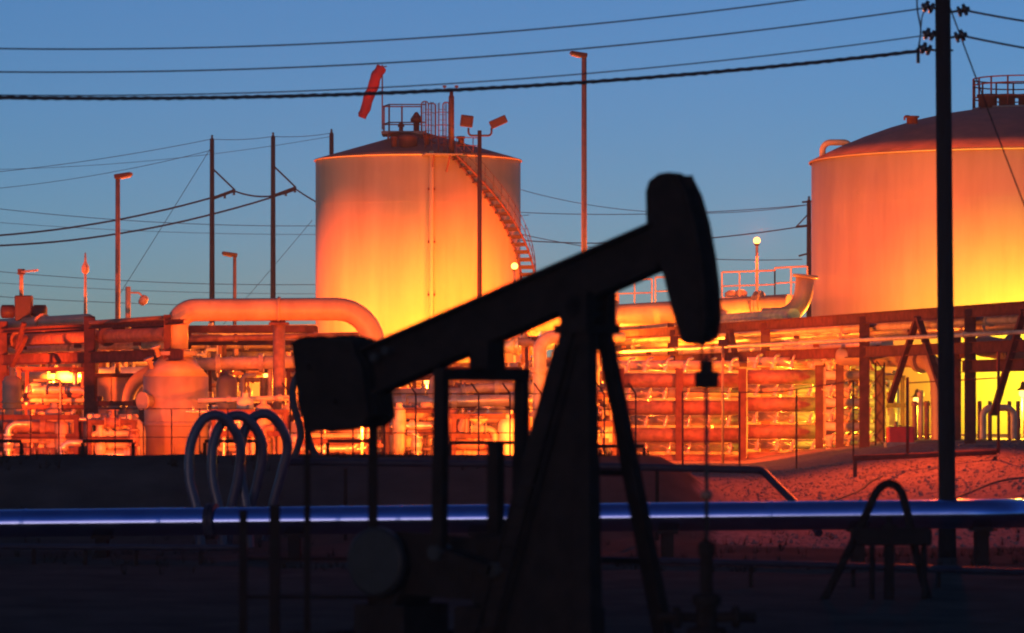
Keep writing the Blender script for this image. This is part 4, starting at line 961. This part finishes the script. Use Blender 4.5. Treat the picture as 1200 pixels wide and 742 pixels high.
MB().box(L(xe-1.55, -.1, .55), (1.0, 1.2, .6), Matrix.Rotation(-PSI, 3, 'Z')).build('motor_stand', 'iron_black', pj)
for s in (-.85, .85): MB().ibeam(L(-5.2, s, .2), L(1.3, s, .2), .25, .36, .03).build('skid_beam', 'iron_black', pj)
for x in (-5.0, -3.4, -1.6, 0, 1.2): MB().bar(L(x, -.85, .18), L(x, .85, .18), .2, .3).build('skid_tie', 'iron_black', pj)
# guard railing beside the pumpjack
gr = thing('guard_railing', 'dark guard posts with low rails behind the counterweight', 'railing', (P(360, 0, 60).x, 60, 0))
for x, y, wpx in ((285, 598, 9), (322, 592, 12), (360, 500, 7), (437, 498, 11)):
    a = P(x, y, 60); MB().bar((a.x, 60, -.1), a, wpx*60/F, wpx*60/F, (0, 1, 0)).build('post', 'iron_black', gr)
for y in (655, 700): MB().tube([P(283, y, 60.05), P(440, y, 60.05)], .03, 6).build('rail', 'iron_black', gr)

# ------------------------------------------------------------------ lit lamps
post_lamp('lit lamp globe at the foot of the tank stair', P(603, 312, 203), 2600, .19)
post_lamp('lit lamp on a thin post above the walkway rails', P(887, 282, 184), 3600, .17)
bulb_lamp('lit dome lamp low under the right rack beside the near pole', P(1075, 469, 147), 1800, s=.17, colr=(1.0, .72, .035))
bulb_lamp('lit dome lamp at the right picture edge', P(1199, 461, 140), 1800, s=.17, colr=(1.0, .72, .035))
floodlight('greenish-yellow ground floodlight aimed up at the smaller tank', P(488, 490, 197.5), (cL.x+.4, cL.y-5.9, 5.0), 1150, 1.7, cone=178, colr=LIME)
floodlight('added orange floodlight among the skids washing the smaller tank', P(425, 414, 186), (cL.x, cL.y-5.9, 14), 4000, cone=175)  # added fill, lays an even orange tone over the tank wall
floodlight('added orange floodlight left of the smaller tank base', P(300, 420, 202), (cL.x-4, cL.y-4, 14), 4600, cone=170)  # invented side fill, reddens the left flank of the shell
floodlight('added orange floodlight right of the smaller tank base', P(694, 412, 202), (cL.x+4, cL.y-4, 14), 4600, cone=170)  # invented side fill for the right flank of the shell
floodlight('greenish-yellow ground floodlight aimed up at the larger tank', Vector((25.3, 180, 2.9)), (cR.x+.4, cR.y-11.3, 7.0), 1700, 1.7, cone=150, colr=LIME)
floodlight('added orange floodlight behind the rack washing the larger tank', P(985, 425, 168), (cR.x-3, cR.y-11, 14), 4600, cone=170)  # added wash lamp giving the larger tank its orange base tone
for i, (px, y, D, e, lab) in enumerate((
    (62, 440, 170, 1500, 'lit lamp deep behind the left rack'),
    (186, 452, 172, 1200, 'lit lamp behind the broad pipe bend'),
    (312, 440, 161, 1800, 'lit lamp behind the arch support post'),
    (420, 430, 163, 2000, 'lit lamp behind the counterweight'),
    (500, 448, 166, 2400, 'lit lamp in the middle skids right of the counterweight'),
    (590, 440, 168, 2200, 'lit lamp behind the pitman arms'),
    (706, 420, 172, 2200, 'lit lamp behind the samson post'),
    (800, 428, 166, 2400, 'lit lamp behind the left half of the manifold'),
    (915, 424, 163, 2400, 'lit lamp behind the right half of the manifold'),
    (1010, 400, 166, 2000, 'lit lamp behind the rack near the pale pipes'))):
    bulb_lamp(lab, P(px, y, D), e*3.0, s=.12, colr=YELLOW, group='lamps among the pipework')
# added low floodlights, hidden by the earth bank, filling the plant front with light
for px, D, e, ax, lab in ((60, 122, 2600, 60, 'added low floodlight behind the earth bank at the left'), (210, 122, 1900, 200, 'added low floodlight behind the bank before the vessel'), (400, 123, 1600, 420, 'added low floodlight behind the bank before the counterweight'), (600, 123, 2200, 600, 'added low floodlight behind the bank before the pitmans')):
    p = P(px, 0, D); p.z = 2.05; floodlight(lab, p, P(ax, 440, 150), e*1.1, 1.65, s=.4, group='added low floodlights behind the earth bank')

bulb_lamp('lit lamp hidden behind the counterweight, in front of the arched pipe', P(424, 488, 129), 5000, s=.14, colr=YELLOW, group='lamps among the pipework')
bulb_lamp('added fill lamp hidden behind the plated samson post', P(655, 500, 135), 5000, s=.14, colr=YELLOW, group='lamps among the pipework')  # unseen lamp put in to light the middle of the plant
floodlight('added low floodlight on a post past the left picture edge', P(-35, 470, 150), P(90, 430, 168), 2600, cone=165)  # out-of-frame fill added for the front of the left rack
floodlight('added floodlight on a made-up mast straight behind the near utility pole', P(1107, 210, 121.5), P(1040, 548, 111.5), 24000, s=.4, cone=92, kind='SPOT', blend=1.0)  # made-up mast lamp, concealed by the pole, lights the gravel bank
floodlight('added floodlight on a thin post in front of the valve manifold', P(847, 402, 138.5), P(842, 520, 146), 1300, s=.3, cone=150)  # lamp added on the post to redden the manifold front
# ------------------------------------------------------------------ back row of the plant, closing the view to the desert
shed('long low back shed behind the left rack', -40, 128, 414, 184)
shed('back shed behind the cone-topped vessel', 140, 335, 412, 186)
shed('long back shed behind the valve manifold', 716, 968, 408, 182)
shed('back shed behind the middle of the plant', 335, 700, 440, 188)
skid('back row pipework beyond the left rack', -20, 120, 176, 395, 520, 31, dens=1.1)
skid('back row pipework behind the cone-topped vessel', 118, 260, 178, 392, 520, 32, dens=1.0)
skid('back row pipework beyond the canopy', 255, 400, 176, 398, 520, 33, dens=1.0)
skid('back row pipework behind the pitman arms', 440, 620, 180, 425, 520, 34, dens=1.0)
skid('back row pipework behind the samson post', 610, 720, 178, 395, 520, 35, dens=1.0)
pipe('far back pipe running the length of the left plant', [P(-40, 391, 181), P(372, 387, 179)], .3, 'pipe_light', flanges=(.2, .45, .7), group='back row pipes')
pipe('second far back pipe below the long back pipe', [P(-40, 407, 181), P(372, 403, 179)], .2, 'pipe_grey', flanges=(.1, .35, .8), group='back row pipes')
pipe('far back pipe behind the walking beam', [P(440, 420, 184), P(720, 396, 176)], .32, 'pipe_clad', flanges=(.2, .6, .9), group='back row pipes')

# added lamps close behind the manifold rows, brightening the gaps between headers
for x, y, lab in ((760, 462, 'added lamp between the manifold rows, left'), (835, 494, 'added lamp between the manifold rows, middle'), (915, 460, 'added lamp between the manifold rows, right'), (960, 515, 'added lamp low behind the manifold end')):
    bulb_lamp(lab, P(x, y, 149.6), 1100, s=.06, colr=(1.0, .17, .012), group='lamps among the pipework')
# front row of pipework along the plant edge
skid('front row valve skid at the left picture edge', -10, 92, 137, 486, 540, 41, depth=2, dens=1.1)
skid('front row valve skid left of the cone-topped vessel', 100, 160, 136, 492, 540, 42, depth=2, dens=1.1)
skid('front row valve skid right of the cone-topped vessel', 246, 338, 136, 480, 540, 43, depth=2, dens=1.1)
skid('front row valve skid under the counterweight', 346, 440, 134, 495, 540, 44, depth=2, dens=1.0)
skid('front row valve skid left of the rear pitman arm', 450, 515, 138, 478, 540, 45, depth=2, dens=1.2)
skid('front row valve skid framed between the pitman arms', 528, 606, 138, 485, 540, 46, depth=2, dens=1.2)
skid('front row valve skid between the samson post legs', 690, 724, 138, 460, 545, 47, depth=2, dens=1.2)
# black strands on the gravel bank, standing for cables and wire shadows
def cable(label, pts, r=.035):
    o = []
    for x, y, in pts: o.append(Vector((x, y, gz(x, y)+r*.8)))
    q = spline(o, 10); q = [Vector((p.x, p.y, gz(p.x, p.y)+r*.7)) for p in q]
    tag(MB().tube(q, r, 6).build('cable_shadow_strand', 'wire_black'), label, 'cable', 'cable and wire shadow strands on the gravel bank')
cable('black strand for cable and wire shadow, curving across the gravel left of the near pole', [(8.2, 106.5), (9.4, 107.3), (11, 106.9), (12.8, 107.4), (15, 107), (18, 107.5)])
cable('black strand for cable and wire shadow, climbing the gravel towards the manifold', [(8.2, 106.5), (9.2, 109.5), (10.6, 112.5), (11.8, 116)])
cable('black strand for cable and wire shadow, slanting up the gravel right of the near pole', [(11.4, 104), (13, 108), (15, 111.5), (18, 113)])

# ------------------------------------------------------------------ faint evening haze
def haze(density):
    hm = bpy.data.materials.new('haze'); hm.use_nodes = True; n = hm.node_tree.nodes; l = hm.node_tree.links; n.remove(n['Principled BSDF'])
    v = n.new('ShaderNodeVolumePrincipled'); v.inputs['Color'].default_value = (.9, .92, .95, 1); v.inputs['Density'].default_value = density; v.inputs['Anisotropy'].default_value = .35
    l.new(v.outputs[0], n['Material Output'].inputs['Volume']); M['haze'] = hm
    o = MB().box((0, 165, 14), (400, 350, 30)).build('haze', 'haze', None, 'stuff')
    tag(o, 'faint evening haze hanging over the whole plant', 'haze')
haze(.0003)
